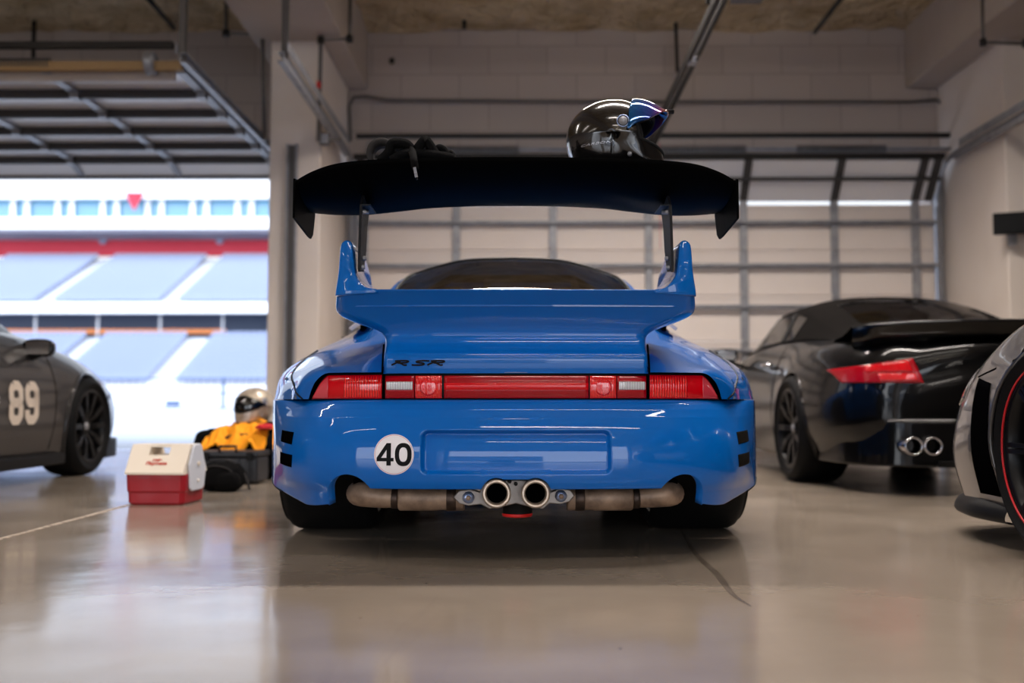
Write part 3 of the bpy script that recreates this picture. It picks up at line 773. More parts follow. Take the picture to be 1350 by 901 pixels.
def recess(x, z):
    cxr, czr, hx, hz, rr = 0, .337, .287, .067, .022
    qx, qz = abs(x-cxr)-(hx-rr), abs(z-czr)-(hz-rr)
    d = math.hypot(max(qx, 0), max(qz, 0))+min(max(qx, qz), 0)-rr
    t = min(1, max(0, -d/.013)); t = t*t*(3-2*t)
    return t*(.022+.05*(z-czr))
def flk(s):
    t = min(1, max(0, (abs(s)-.66)/.26)); return 1-.97*t*t*(3-2*t)
q = MB(); NU, NV = 620, 96; P = np.zeros((NV+3, NU+1, 3))
for j in range(NU+1):
    s = -1+2*j/NU; x, y, nx, ny = plan(s); zb = zbot(x)
    for i in range(NV+1):
        z = zb+(ZT-zb)*(i/NV); o = oz(z)*flk(s); rc = recess(x, z)
        P[i+1, j] = (x-nx*o, y-ny*o+rc, z)
    o = oz(zb)*flk(s)+.03; P[0, j] = (x-nx*o, y-ny*o, zb+.006)
    o = oz(ZT)*flk(s)+.04; P[NV+2, j] = (x-nx*o, y-ny*o, ZT-.002)
q.grid(P); bum_bvh = q.bvh()
bumper = bld(q, 'rear_bumper', M['blue'])
# valance seam, number roundel, vents
for sg in (-1, 1):
    pts = []
    for k in range(20):
        s = sg*(.80+.20*k/19); x, y, nx, ny = plan(s); z = .188+.03*k/19; o = oz(z)*flk(s)
        pts.append((x-nx*(o-.0005), y-ny*(o-.0005), z))
    q = MB(); q.tube(pts, .0018, 5); bld(q, 'valance_seam', M['trim'], bumper)
fr = lambda u, v: (u, 2.0, v)
rx, rz = xx(520, 3.0), zz(599, 3.0)
def disc2(cx, cz, r, n=48, nr=1):
    vs = []; fs = []; nr = 8
    for i in range(nr+1):
        ri = r*max(i, .02)/nr
        for k in range(n): vs.append((cx+ri*math.cos(2*PI*k/n), cz+ri*math.sin(2*PI*k/n)))
    for i in range(nr):
        for k in range(n): fs.append((i*n+k, (i+1)*n+k, (i+1)*n+(k+1) % n, i*n+(k+1) % n))
    fs.append(tuple(range(n)))
    return vs, fs
def ring2(cx, cz, r0, r1, n=48):
    vs = []; fs = []
    for k in range(n):
        a = 2*PI*k/n; vs += [(cx+r0*math.cos(a), cz+r0*math.sin(a)), (cx+r1*math.cos(a), cz+r1*math.sin(a))]
    for k in range(n): fs.append((2*k, 2*k+1, (2*k+3) % (2*n), (2*k+2) % (2*n)))
    return vs, fs
vs, fs = disc2(rx, rz, .0605); rd = bld(decal_mesh(bum_bvh, vs, fs, fr, (0, 1, 0), .0025), 'number_roundel', M['white_vinyl'], bumper, label='white round sticker with the number 40')
vs, fs = ring2(rx, rz, .0572, .0583); bld(decal_mesh(bum_bvh, vs, fs, fr, (0, 1, 0), .0029), 'roundel_line', M['pink'], rd)
# 40
four = []
W4 = .0125
vs, fs = [], []
def addp(v2, f2):
    o = len(vs); vs.extend(v2); fs.extend([tuple(o+i for i in f) for f in f2])
cx4 = rx-.0265
addp([(cx4+.004, rz+.034), (cx4+.0175, rz+.034), (cx4+.0175, rz-.033), (cx4+.004, rz-.033)], [(0, 1, 2, 3)])
addp([(cx4-.026, rz-.010), (cx4+.026, rz-.010), (cx4+.026, rz-.0205), (cx4-.026, rz-.0205)], [(0, 1, 2, 3)])
addp([(cx4-.026, rz-.010), (cx4-.012, rz-.010), (cx4+.0175, rz+.034), (cx4+.004, rz+.034)], [(0, 1, 2, 3)])
cx0 = rx+.0285; v0 = []; n = 40
for k in range(n):
    a = 2*PI*k/n; e = .85
    cc, ss = math.copysign(abs(math.cos(a))**e, math.cos(a)), math.copysign(abs(math.sin(a))**e, math.sin(a))
    v0 += [(cx0+.0255*cc, rz+.0345*ss), (cx0+.0125*cc, rz+.0215*ss)]
addp(v0, [(2*k, 2*k+1, (2*k+3) % (2*n), (2*k+2) % (2*n)) for k in range(n)])
bld(decal_mesh(bum_bvh, vs, fs, fr, (0, 1, 0), .0033), 'number_digits', M['black_vinyl'], rd, label='black digits reading 40')
for sg in (-1, 1):
    for (ya, yb) in ((568.5, 584.5), (597, 613.5)):
        Yv = 3.30
        x0, x1 = .722, .7745
        z0, z1 = zz(yb, 3.27), zz(ya, 3.27)
        fr2 = lambda u, v: (sg*u*1.0, 2.2, v)
        P = []
        for (u, v) in ((.712, z0), (.7745, z0+.006), (.772, z1+.003), (.707, z1-.001)): P.append((u, v))
        dm = decal_patch(bum_bvh, P, fr2, (0, 1, 0), .0022, 24, 8)
        v_ = bld(dm, 'side_vent', M['grille'] if sg > 0 else M['void'], bumper)
# small lamp slot above plate recess
q = MB(); q.box((-.035, planY(0)+.028, .4045), (.085, .012, .006)); bld(q, 'plate_lamp', M['void'], bumper)

# ---- light strip
def strip(x0, x1, z0, z1, front, thick, nx=24, rnd=0):
    q = MB(); F0, F1 = [], []
    for j in range(nx+1):
        x = x0+(x1-x0)*j/nx; a = z0(x) if callable(z0) else z0; b = z1(x) if callable(z1) else z1
        y = planY(x)+.068+front
        F0.append([(x, y+.0035, a), (x, y+.0005, a+.0025), (x, y, (a+b)/2), (x, y-.0005, b-.0025), (x, y+.003, b)])
        F1.append([(x, y+thick, a), (x, y+thick, b)])
    F0 = np.array(F0); F1 = np.array(F1); q.grid(F0)
    for (A, B) in (([f[0] for f in F0], [f[0] for f in F1]), ([f[-1] for f in F0], [f[1] for f in F1])): q.grid(np.array([A, B]), smooth=False)
    for e in (0, -1): q.add(list(F0[e])+[F1[e][1], F1[e][0]], [tuple(range(7))], 0, False)
    return q
zl0, zl1 = .4975, .572
def topo(x):
    ax = abs(x); return zl1 if ax < .585 else zl1-(zl1-zl0)*min(1, ((ax-.585)/.062))**1.6
bez = strip(-.650, .650, zl0-.004, lambda x: topo(x)+.005 if abs(x) < .60 else topo(x)+.008*(1-(abs(x)-.60)/.05)+.0006, .004, .05, 120)
frame = bld(bez, 'light_strip_frame', M['trim'])
refl = bld(strip(-.2195, .2225, zl0+.001, zl1-.004, -.004, .02, 40), 'reflector_panel', M['red_dark'])
bld(strip(-.2195, .2225, (zl0+zl1)/2-.012, (zl0+zl1)/2+.012, -.0052, .02, 40), 'reflector_band', M['red_lens'], refl)
bld(strip(.0-.035, .035, zl1+.005, zl1+.0075, -.002, .02, 8), 'lid_catch', M['steel'], refl)
for sg in (-1, 1):
    o = bld(strip(*sorted((sg*.227, sg*.3085)), zl0+.001, zl1-.004, -.0045, .02, 8), 'fog_lamp', M['red_bright2'])
    fx = sg*.268; q = MB(); q.lathe([(.0, -.0), (.025, .0), (.026, .001), (.022, .0022), (.0, .003)], Matrix.Translation((fx, planY(fx)+.068-.0045, .533)) @ Matrix.Rotation(R(-90), 4, 'Z'), 28)
    bld(q, 'lens_boss', M['red_bright2'], o)
    o = bld(strip(*sorted((sg*.311, sg*.402)), zl0+.001, zl1-.004, -.0035, .02, 8), 'inner_lamp', M['red_dark'])
    bld(strip(*sorted((sg*.316, sg*.399)), .524, .5505, -.0065, .02, 10), 'reversing_lens', M['white_lens'], o, bevel=.002)
    o = bld(strip(*sorted((sg*.413, sg*.646)), zl0, lambda x: topo(x)-.001, -.0035, .02, 40), 'tail_lamp', M['red_lens'])
    bld(strip(*sorted((sg*.421, sg*.535)), zl0+.003, zl1-.004, -.0052, .02, 30), 'ribbed_lens', M['red_bright'], o)
    bld(strip(*sorted((sg*.588, sg*.642)), zl0+.002, lambda x: topo(x)-.004, -.0052, .02, 20), 'clear_lens_end', M['clear_red'], o)
    bld(strip(*sorted((sg*.4045, sg*.411)), zl0, zl1, -.001, .02, 4), 'lamp_divider', M['void'], o)

# ---- quarter panels
QC = [
 [(.411,3.047,.578),(.47,3.058,.578),(.54,3.085,.578),(.594,3.118,.576),(.628,3.148,.556),(.648,3.172,.528),(.660,3.186,.4965)],
 [(.414,3.15,.608),(.48,3.152,.606),(.555,3.16,.602),(.618,3.172,.592),(.664,3.188,.570),(.695,3.205,.538),(.708,3.226,.4965)],
 [(.418,3.28,.652),(.49,3.28,.641),(.57,3.28,.629),(.640,3.285,.614),(.695,3.295,.590),(.733,3.308,.552),(.750,3.320,.4965)],
 [(.43,3.45,.698),(.505,3.45,.680),(.595,3.45,.662),(.672,3.45,.642),(.738,3.455,.612),(.795,3.46,.565),(.822,3.465,.4965)],
 [(.45,3.62,.745),(.535,3.62,.716),(.625,3.62,.692),(.715,3.62,.663),(.785,3.62,.628),(.846,3.62,.575),(.868,3.615,.4965)],
 [(.49,3.80,.792),(.575,3.80,.745),(.67,3.80,.710),(.76,3.80,.675),(.832,3.80,.636),(.882,3.80,.585),(.905,3.80,.4965)],
 [(.53,4.00,.825),(.61,4.00,.775),(.70,4.00,.735),(.785,4.00,.695),(.852,4.00,.645),(.893,4.00,.585),(.905,4.00,.4965)],
 [(.60,4.30,.845),(.67,4.30,.80),(.735,4.30,.76),(.795,4.30,.715),(.845,4.30,.655),(.870,4.30,.58),(.878,4.30,.4965)],
 [(.66,4.80,.86),(.71,4.80,.83),(.75,4.80,.79),(.79,4.80,.74),(.82,4.80,.67),(.835,4.80,.59),(.842,4.80,.4965)],
 [(.66,5.40,.85),(.71,5.40,.82),(.75,5.40,.78),(.79,5.40,.73),(.82,5.40,.66),(.835,5.40,.58),(.842,5.40,.4965)],
 [(.60,5.85,.80),(.67,5.85,.79),(.73,5.85,.765),(.78,5.85,.72),(.82,5.85,.66),(.84,5.85,.58),(.845,5.85,.4965)],
 [(.45,6.20,.73),(.56,6.20,.76),(.66,6.20,.75),(.75,6.20,.71),(.82,6.20,.65),(.85,6.20,.57),(.855,6.20,.4965)],
 [(.38,6.65,.64),(.50,6.65,.67),(.60,6.65,.67),(.69,6.65,.63),(.76,6.65,.58),(.79,6.65,.53),(.795,6.65,.47)],
 [(.34,6.95,.55),(.45,6.95,.57),(.53,6.95,.56),(.60,6.95,.53),(.65,6.95,.49),(.675,6.95,.45),(.68,6.95,.41)],
 [(.30,7.12,.47),(.38,7.12,.47),(.45,7.12,.46),(.50,7.12,.44),(.53,7.12,.42),(.55,7.12,.40),(.55,7.12,.37)],
]
G = tensor(QC, 225, 61)
AX1, AX2 = (3.89, .30, .325), (6.162, .30, .325)
for sg in (-1, 1):
    Gs = G.copy(); Gs[:, :, 0] *= sg
    # add lower flank from the waist line (last column) down to the sill, only ahead of the rear bumper
    low = []
    for i in range(len(Gs)):
        x, y, z = Gs[i, -1]; r_ = []
        for k in range(1, 15):
            f = k/14; zt_ = z; zb = .15 if y < 6.6 else .14
            xo = x+sg*(.012*math.sin(PI*min(1, f*1.1))-.035*f**2)
            r_.append((xo, y, zt_+(zb-zt_)*f))
        low.append(r_)
    st = next(i for i in range(len(Gs)) if Gs[i, -1, 1] > 3.60)
    q = MB(); q.grid(Gs)
    Lw = np.concatenate([Gs[st:, -1:], np.array(low)[st:]], axis=1); q.grid(Lw)
    V, Fc, _ = cut_arch(q.v, q.f, [AX1+(.5,), AX2+(.5,)], None)
    q = MB(); q.add(V, Fc)
    qp = bld(q, 'quarter_panel', M['blue'])
    if sg == 1: rb = q.bvh()
    else: lb = q.bvh()
    arch_b = q.bvh()
    for (cy, cz, r) in (AX1, AX2):
        pts = []
        for k in range(33):
            a = R(-25)+R(230)*k/32; y, z = cy+r*math.cos(a), cz+r*math.sin(a)
            h = arch_b.ray_cast(Vector((sg*2, cy+(r+.015)*math.cos(a), cz+(r+.015)*math.sin(a))), Vector((-sg, 0, 0)))
            if h[0] is None or z < .16: continue
            pts.append((h[0].x-sg*.002, y, z))
        l_ = MB(); l_.grid(np.array([pts, [(sg*.48, p[1], p[2]) for p in pts]])); l_.add([(sg*.48, p[1], p[2]) for p in pts], [tuple(range(len(pts)))], 0, False)
        bld(l_, 'arch_liner', M['void'], qp)
    # flare seam groove
    pts = []
    for (i_, c) in ((0.45, 6.0), (1.0, 5.6), (1.7, 5.2), (2.6, 4.75), (3.3, 4.25), (3.9, 3.7), (4.6, 3.2), (5.4, 2.9)):
        a = crom(np.array(QC), [i_])[0]; p = crom(a, [c])[0]; pts.append((p[0]*sg, p[1], p[2]+.0005))
    pts = crom(np.array(pts), np.linspace(0, 7, 50))
    q = MB(); q.tube([tuple(p) for p in pts], .0035, 6); bld(q, 'flare_seam', M['trim'], qp)
    # screws
    q = MB()
    for (i_, c) in ((1.0, 5.85), (2.9, 4.95)):
        a = crom(np.array(QC), [i_])[0]; p = crom(a, [c])[0]; p = np.array((p[0]*sg, p[1], p[2]))
        q.lathe([(.0, -.003), (.006, -.002), (.006, .004)], Matrix.Translation(p) @ Matrix.Rotation(R(-90), 4, 'Z'), 12)
    bld(q, 'screw', M['steel'], qp)
# deck under the lid, joining both quarter panels
k0 = G[:int(225*5.6/14)+6, 0]
rows = [[(-p[0]-.002, p[1]+.01, p[2]-.004), (-p[0]*.5, p[1]+.01, p[2]-.002), (0, p[1]+.01, p[2]), (p[0]*.5, p[1]+.01, p[2]-.002), (p[0]+.002, p[1]+.01, p[2]-.004)] for p in k0]
q = MB(); q.grid(np.array(rows)); bld(q, 'rear_deck', M['blue'])
# front closure: hood
HC = [[(0, y, zc), (x*.5, y, zc-.004), (x, y, z)] for (y, x, z, zc) in ((5.75, .62, .812, .84), (5.85, .60, .80, .82), (6.2, .45, .73, .745), (6.65, .38, .64, .655), (6.95, .34, .55, .56), (7.12, .30, .47, .48), (7.2, .26, .40, .40))]
g = tensor(HC, 40, 9); g2 = g[:, ::-1].copy(); g2[:, :, 0] *= -1
q = MB(); q.grid(np.concatenate([g2[:, :-1], g], 1)); bld(q, 'front_hood', M['blue'])
q = MB(); q.grid(tensor([[(-.56, 7.10, z0), (-.3, 7.19, z0), (0, 7.21, z0), (.3, 7.19, z0), (.56, 7.10, z0)] for z0 in (.48, .40, .30, .16)], 16, 30)); bld(q, 'front_bumper', M['blue'])
q = MB(); q.box((0, 5.0, .235), (1.02, 3.7, .02)); q.box((0, 5.05, .18), (1.5, 1.7, .02)); bld(q, 'underbody', M['void'])  # hidden pan, added wide to shade the floor under the car

# ---- engine lid and whale tail: stacked horizontal slices
ROWS = [  # py, Y, half width, corner radius, forward reach
 (492.5, 3.047, .405, .012, 3.30), (484, 3.043, .405, .012, 3.32), (474, 3.041, .405, .014, 3.36), (466.5, 3.046, .405, .016, 3.40), (461, 3.060, .405, .02, 3.42), (452, 3.078, .407, .03, 3.44),
 (443, 3.085, .413, .04, 3.46), (436, 3.083, .430, .05, 3.46), (429, 3.077, .468, .06, 3.46), (422, 3.068, .513, .065, 3.46), (416, 3.059, .543, .06, 3.46), (410, 3.049, .557, .05, 3.46), (403, 3.037, .559, .045, 3.46),
 (396, 3.025, .556, .04, 3.45), (389, 3.012, .552, .036, 3.45), (384.5, 3.003, .550, .032, 3.45), (381.8, 2.999, .549, .03, 3.45), (381.0, 3.005, .546, .027, 3.44)]
def slice_curve(z, Y, ex, cr, yf, n1=26, n2=9, n3=10):
    pts = []
    for k in range(n1): x = (ex-cr)*k/n1; pts.append((x, Y+.012*(x/ex)**2+.0*x, z))
    yb = Y+.012*((ex-cr)/ex)**2
    for k in range(n2): a = PI/2*k/n2; pts.append((ex-cr+cr*math.sin(a), yb+cr-cr*math.cos(a), z))
    for k in range(n3+1): pts.append((ex-.03*(k/n3)**2, yb+cr+(yf-yb-cr)*k/n3, z))
    return pts
rows_ = crom(np.array(ROWS), np.linspace(0, len(ROWS)-1, 120))
S = np.array([slice_curve(zz(r[0], r[1]), r[1], r[2], r[3], r[4]) for r in rows_])
S2 = S[:, ::-1].copy(); S2[:, :, 0] *= -1
full = np.concatenate([S2[:, :-1], S], 1)
q = MB(); q.grid(full)
ztop = full[-1, 0, 2]
# rim inner wall and tray floor
inner = full[-1].copy(); inn = inner.copy(); inn[:, 0] *= .93; inn[:, 1] = 3.0+(inn[:, 1]-3.0)*.95+.03
tray = inn.copy(); tray[:, 2] -= .05
q.grid(np.array([inner, inn, tray]), smooth=False); q.add(tray, [tuple(range(len(tray)))], 0, False)
lid_bvh = q.bvh()
lid = bld(q, 'engine_lid', M['blue'])
# fins at both ends of the whale tail
zt0 = ztop
for sg in (-1, 1):
    prof = [tuple(p) for p in crom(np.array([(.550, -.02), (.5485, .0), (.544, .03), (.5405, .06), (.538, .10), (.536, .125), (.531, .143), (.517, .152), (.503, .147), (.497, .130), (.494, .10), (.490, .065), (.482, .038), (.466, .016), (.445, .004), (.415, -.001), (.414, -.012)]), np.linspace(0, 16, 65))]
    rows = []
    for (y, sc, h) in ((2.990, .70, .955), (2.993, .82, .975), (3.000, .93, .99), (3.015, 1, 1), (3.08, 1, 1), (3.15, 1, .99), (3.25, 1, .96), (3.33, 1, .88), (3.40, .98, .72), (3.44, .9, .5)):
        cxp = .5; rows.append([((cxp+(a-cxp)*(.5+.5*sc))*sg, y+.012, zt0+b*h) for a, b in prof])
    q = MB(); q.grid(np.array(rows), cv=True); q.add(rows[0], [tuple(range(len(prof)))]); q.add(rows[-1], [tuple(range(len(prof)))])
    bld(q, 'tail_fin', M['blue'], lid)
# RSR lettering
fs_all = MB()
def rsr():
    R_ = [([(-.9, -.5), (-.45, .02), (0, .5)], .16), (cr2([(-.55, .46), (-.1, .55), (.55, .56), (.78, .38), (.55, .12), (.05, .03), (-.28, .04)], 5), .15), (cr2([(-.1, .02), (.1, -.2), (.28, -.46), (.42, -.53), (.62, -.48)], 5), .15)]
    S_ = [(cr2([(.95, .5), (.45, .57), (-.2, .45), (-.3, .2), (0, .05), (.38, -.08), (.42, -.33), (.1, -.5), (-.5, -.52), (-.78, -.44)], 6), .15)]
    out = []
    for (L_, ox) in ((R_, -1.75), (S_, .1), (R_, 1.75)):
        for pts, w in L_: out.append(([(p[0]+ox, p[1]) for p in pts], w))
    return out
vs, fs = [], []
lx, lz = xx(551, 3.03), zz(478.7, 3.03)
for pts, w in rsr():
    v2, f2 = stroke_poly([(p[0]*.0315, p[1]*.0125) for p in pts], w*.034)
    addp([(lx+a, lz+b) for a, b in v2], f2)
bld(decal_mesh(lid_bvh, vs, fs, fr, (0, 1, 0), .0022), 'lid_lettering', M['black_vinyl'], lid, label='black italic RSR letters')
# shut lines
for sg in (-1, 1):
    pts = [(sg*.4085, 3.0475, .573), (sg*.4085, 3.05, .60), (sg*.409, 3.065, .63), (sg*.410, 3.09, .665)]
    q = MB(); q.tube(pts, .0032, 6); bld(q, 'shut_line', M['void'], lid)

# ---- wing
TE = [(0, 203.5), (.14, 203.8), (.28, 204.8), (.40, 206.5), (.50, 210), (.56, 215), (.61, 223), (.64, 230), (.661, 236)]
LE = [(0, 270), (.14, 270.5), (.28, 273), (.37, 277), (.46, 281), (.52, 282.5), (.58, 282.5), (.62, 281.5), (.661, 280)]
te = crom(np.array(TE), np.linspace(0, 8, 60)); le = crom(np.array(LE), np.linspace(0, 8, 60))
YT, YL = 2.955, 3.265
rows = []
for a in te:
    x = a[0]; zt_ = zz(a[1], YT); zl = zz(float(np.interp(x, le[:, 0], le[:, 1])), YL)
    row = []; n = 22
    for k in range(n+1):          # underside from trailing to leading edge
        f = k/n; y = YT+(YL-YT)*f; z = zt_+(zl-zt_)*f-.030*math.sin(PI*f**.8)**.9*(1 if f > 0 else 0)-.0
        row.append((x, y, z))
    for k in range(n, 0, -1):
        f = k/n; y = YT+(YL-YT)*f; th = .018*math.sin(PI*min(1, f*1.0))**.6+.003*(1-f)
        z = zt_+(zl-zt_)*f-.030*math.sin(PI*f**.8)**.9+th+.004
        row.append((x, y, z))
    rows.append(row)
Wg = np.array(rows); Wm = Wg[::-1].copy(); Wm[:, :, 0] *= -1
Wf = np.concatenate([Wm[:-1], Wg], 0)
q = MB(); q.grid(Wf, cv=True); q.add(Wf[0], [tuple(range(Wf.shape[1]))]); q.add(Wf[-1], [tuple(range(Wf.shape[1]))])
wing_bvh = q.bvh()
wing = bld(q, 'rear_wing', M['carbon'], bevel=0)
for sg in (-1, 1):
    ex = .662
    pl = [(2.955, zz(233, 2.955)), (2.952, zz(286, 2.952)), (3.17, zz(311, 3.17)), (3.21, zz(314, 3.21)), (3.24, zz(309, 3.24)), (3.27, zz(284, 3.27)), (3.27, zz(260, 3.27)), (3.12, zz(243, 3.12)), (3.0, zz(235, 3.0))]
    q = MB(); q.prism(pl, lambda u, v, w: (sg*w, u, v), ex-.0, ex+.007); bld(q, 'end_plate', M['carbon'], wing, bevel=.0015)
    # strut
    sx = .487
    pl = [(3.02, zz(358, 3.02)), (3.10, zz(358, 3.10)), (3.15, zz(330, 3.15)), (3.17, zz(300, 3.17)), (3.24, zz(262, 3.24)), (3.235, zz(250, 3.235)), (3.11, zz(250, 3.11)), (3.05, zz(268, 3.05)), (3.04, zz(284, 3.04)), (3.025, zz(330, 3.02))]
    q = MB(); q.prism(pl, lambda u, v, w: (sg*w, u, v), sx-.012, sx-.004); st_ = bld(q, 'wing_strut', M['plate_black'], wing, bevel=.001)
    q = MB()
    for (y, py) in ((3.055, 352), (3.08, 340), (3.07, 278), (3.13, 278)):
        q.lathe([(0, -.016), (.006, -.016), (.007, -.012), (.007, -.0)], Matrix.Translation((sg*(sx-.006), y, zz(py, y))) @ Matrix.Scale(sg, 4, (1, 0, 0)), 10)
    bld(q, 'strut_bolt', M['steel'], st_)
    q = MB(); q.box((sg*(sx-.022), 3.12, zz(274, 3.12)), (.03, .14, .004)); bld(q, 'wing_bracket', M['plate_black'], st_)

# ---- cabin
CB = [  # per station: centre, .., glass edge, pillar, gutter, belt
 [(0,3.80,.80),(.25,3.80,.80),(.47,3.80,.795),(.53,3.80,.79),(.58,3.80,.785),(.62,3.80,.76)],
 [(0,4.05,.872),(.25,4.05,.868),(.50,4.05,.855),(.545,4.05,.85),(.60,4.05,.84),(.67,4.05,.79)],
 [(0,4.35,1.020),(.25,4.35,1.012),(.515,4.35,.972),(.555,4.35,.955),(.60,4.35,.92),(.70,4.35,.82)],
 [(0,4.62,1.130),(.25,4.62,1.117),(.500,4.62,1.058),(.545,4.62,1.035),(.585,4.62,.99),(.71,4.62,.84)],
 [(0,4.80,1.182),(.25,4.80,1.168),(.470,4.80,1.105),(.53,4.80,1.080),(.575,4.80,1.035),(.715,4.80,.85)],
 [(0,5.15,1.225),(.25,5.15,1.21),(.460,5.15,1.155),(.52,5.15,1.130),(.565,5.15,1.085),(.715,5.15,.85)],
 [(0,5.50,1.205),(.25,5.50,1.19),(.470,5.50,1.145),(.53,5.50,1.12),(.575,5.50,1.075),(.71,5.50,.845)],
 [(0,5.72,1.13),(.25,5.72,1.12),(.50,5.72,1.07),(.56,5.72,1.04),(.60,5.72,1.01),(.70,5.72,.84)],
 [(0,6.05,.86),(.25,6.05,.85),(.54,6.05,.83),(.60,6.05,.82),(.64,6.05,.81),(.69,6.05,.80)],
]
def cabin(parent, CB, off, body_m, glass_rear, glass_side, rear=(1, 4), front=(7, 8), side=(2, 7), gcol=2.0, soft=None):
    nr, nc = (len(CB)-1)*12+1, 61
    A = tensor(CB, nr, nc); Am = A[:, ::-1].copy(); Am[:, :, 0] *= -1
    full = np.concatenate([Am[:, :-1], A], 1); mid = nc-1
    def cls(i, j):
        r_ = (i+.5)/12; c = abs(j+.5-mid)/12
        if rear[0] <= r_ < rear[1] and c < gcol: return 'r'
        if front[0] <= r_ < front[1] and c < gcol: return 'f'
        if side[0] <= r_ < side[1] and 4.12 < c < 4.9: return 's'
        return 'b'
    out = {}
    for key, nm, mt in (('b', 'roof', body_m), ('r', 'rear_window', glass_rear), ('f', 'windshield', glass_side), ('s', 'side_window', glass_side)):
        if key == 's':
            for sg in (-1, 1):
                q = MB(); q.grid(full, mask=lambda i, j: cls(i, j) == 's' and (j-mid)*sg > 0); out[(key, sg)] = q.build(nm, mt, parent, off)
        else:
            q = MB(); q.grid(full, mask=lambda i, j: cls(i, j) == key); out[key] = q.build(nm, mt, parent, off)
    return full, out
fullc, outc = cabin(car, CB, CO, M['blue'], M['glass_dark'], M['glass_side'], rear=(.8, 3.9))
# rear window rubber seal: follows glass edge
def edge_loop(full, rows, c, mid):
    i0, i1 = rows; P_ = [tuple(full[i, mid-c]) for i in range(i0, i1)]
    P_ += [tuple(full[i1, j]) for j in range(mid-c, mid+c+1)]
    P_ += [tuple(full[i, mid+c]) for i in range(i1-1, i0-1, -1)]
    return P_
q = MB(); q.tube([(p[0], p[1], p[2]+.002) for p in edge_loop(fullc, (11, 47), 24, 60)], .007, 6); bld(q, 'window_seal', M['trim'], outc['r'])
# interior: dark shell, seats, cage
q = MB(); q.box((0, 5.0, .55), (1.25, 1.9, .5)); o = bld(q, 'cabin_floor', M['void'])
for sx in (-.33, .33):
    q = MB(); q.box((sx, 5.0, .75), (.42, .12, .55)); q.box((sx, 5.03, 1.0), (.2, .1, .14)); bld(q, 'seat', M['fabric'], bevel=.04, seg=3)
q = MB()
q.tube([(-.46, 4.85, .7), (-.42, 4.85, 1.02), (-.3, 4.85, 1.09), (.3, 4.85, 1.09), (.42, 4.85, 1.02), (.46, 4.85, .7)], .02, 10); q.tube([(-.12, 4.85, 1.085), (-.12, 4.3, .83)], .018, 8); q.tube([(.3, 4.85, 1.085), (.3, 4.3, .83)], .018, 8)
bld(q, 'roll_cage', M['dark_steel'])
# mirrors
for sg in (-1, 1):
    q = MB(); q.box((sg*.87, 5.55, .80), (.15, .07, .10)); q.box((sg*.79, 5.57, .77), (.08, .05, .03)); bld(q, 'door_mirror', M['trim'], bevel=.025, seg=3)

# ---- wheels
for (y, W, rr) in ((3.89, .335, .235), (6.162, .26, .235)):
    for sg in (-1, 1):
        ox = .848 if y < 4 else .84
        make_wheel(car, (sg*(ox-W/2), y-CO[1], .30), .30, W, rr, sg, M['rim_black'], tread=False)

# ---- exhaust
q = MB()
def X(px, Y=3.16): return xx(px, Y)
Ye = 3.14; ze = zz(657, Ye)
for sg in (-1, 1):
    q = MB(); pr = [(0, .16), (.036, .16), (.038, .165), (.038, .215), (.036, .22), (.036, .24), (.038, .245), (.038, .36), (.034, .366), (0, .366)]
    q.lathe([(r*1.0, a*1.0) for r, a in pr], Matrix.Translation((0, Ye, ze+.002)) @ Matrix.Scale(sg, 4, (1, 0, 0)), 32); mf = bld(q, 'muffler', M['exhaust'])
    q = MB(); q.lathe([(.0385, .185), (.0395, .187), (.0395, .213), (.0385, .215)], Matrix.Translation((0, Ye, ze+.002)) @ Matrix.Scale(sg, 4, (1, 0, 0)), 32); bld(q, 'clamp_band', M['exhaust_band'], mf)
    q = MB(); pts = crom(np.array([(sg*.36, Ye, ze+.004), (sg*.42, Ye, ze+.006), (sg*.465, Ye+.0, ze+.012), (sg*.495, Ye+.03, ze+.014), (sg*.50, Ye+.10, ze+.012), (sg*.49, Ye+.22, ze+.01)]), np.linspace(0, 5, 30))
    q.tube([tuple(p) for p in pts], [.030+.008*min(1, i/14) for i in range(30)], 18); bld(q, 'exhaust_elbow', M['exhaust'], mf)
    q = MB(); q.lathe([(.0, .366), (.031, .366), (.033, .37), (.033, .385), (.029, .39), (.0, .39)], Matrix.Translation((0, Ye, ze+.003)) @ Matrix.Scale(sg, 4, (1, 0, 0)), 28); bld(q, 'pipe_collar', M['exhaust_band'], mf)
    # tips
    tx, tz = xx(654.5 if sg < 0 else 705.5, 3.0), zz(650, 3.0)
    RT = Matrix.Translation((tx, 0, tz)) @ Matrix.Rotation(R(90), 4, 'Z')
    q = MB(); q.lathe([(.0305, 3.0), (.0315, 2.990), (.034, 2.986), (.040, 2.986), (.0430, 2.992), (.0430, 3.03), (.038, 3.12)], RT, 48); q.lathe([(.0305, 3.0), (.0300, 3.02), (.0298, 3.055)], RT, 48); tp = bld(q, 'exhaust_tip', M['pipe_rim'])
    q = MB(); q.lathe([(.0296, 3.02), (.0290, 3.05), (.0285, 3.056), (0, 3.057)], RT, 40); bld(q, 'pipe_bore', M['void'], tp)
    # bolt with blue washer
    bx, bz = xx(618 if sg < 0 else 739, 3.06), zz(655 if sg < 0 else 653, 3.06)
    RB = Matrix.Translation((bx, 0, bz)) @ Matrix.Rotation(R(90), 4, 'Z')
    q = MB(); q.lathe([(0, 3.052), (.016, 3.052), (.018, 3.056), (.018, 3.062)], RB, 24); bb = bld(q, 'washer', M['bluebolt'])
    q = MB(); q.lathe([(0, 3.036), (.007, 3.036), (.008, 3.04), (.008, 3.055)], RB, 6); bld(q, 'bolt', M['exhaust'], bb)
def ell(cx, cz, rx_, rz_, n=12): return [(cx+rx_*math.cos(2*PI*k/n), cz+rz_*math.sin(2*PI*k/n)) for k in range(n)]
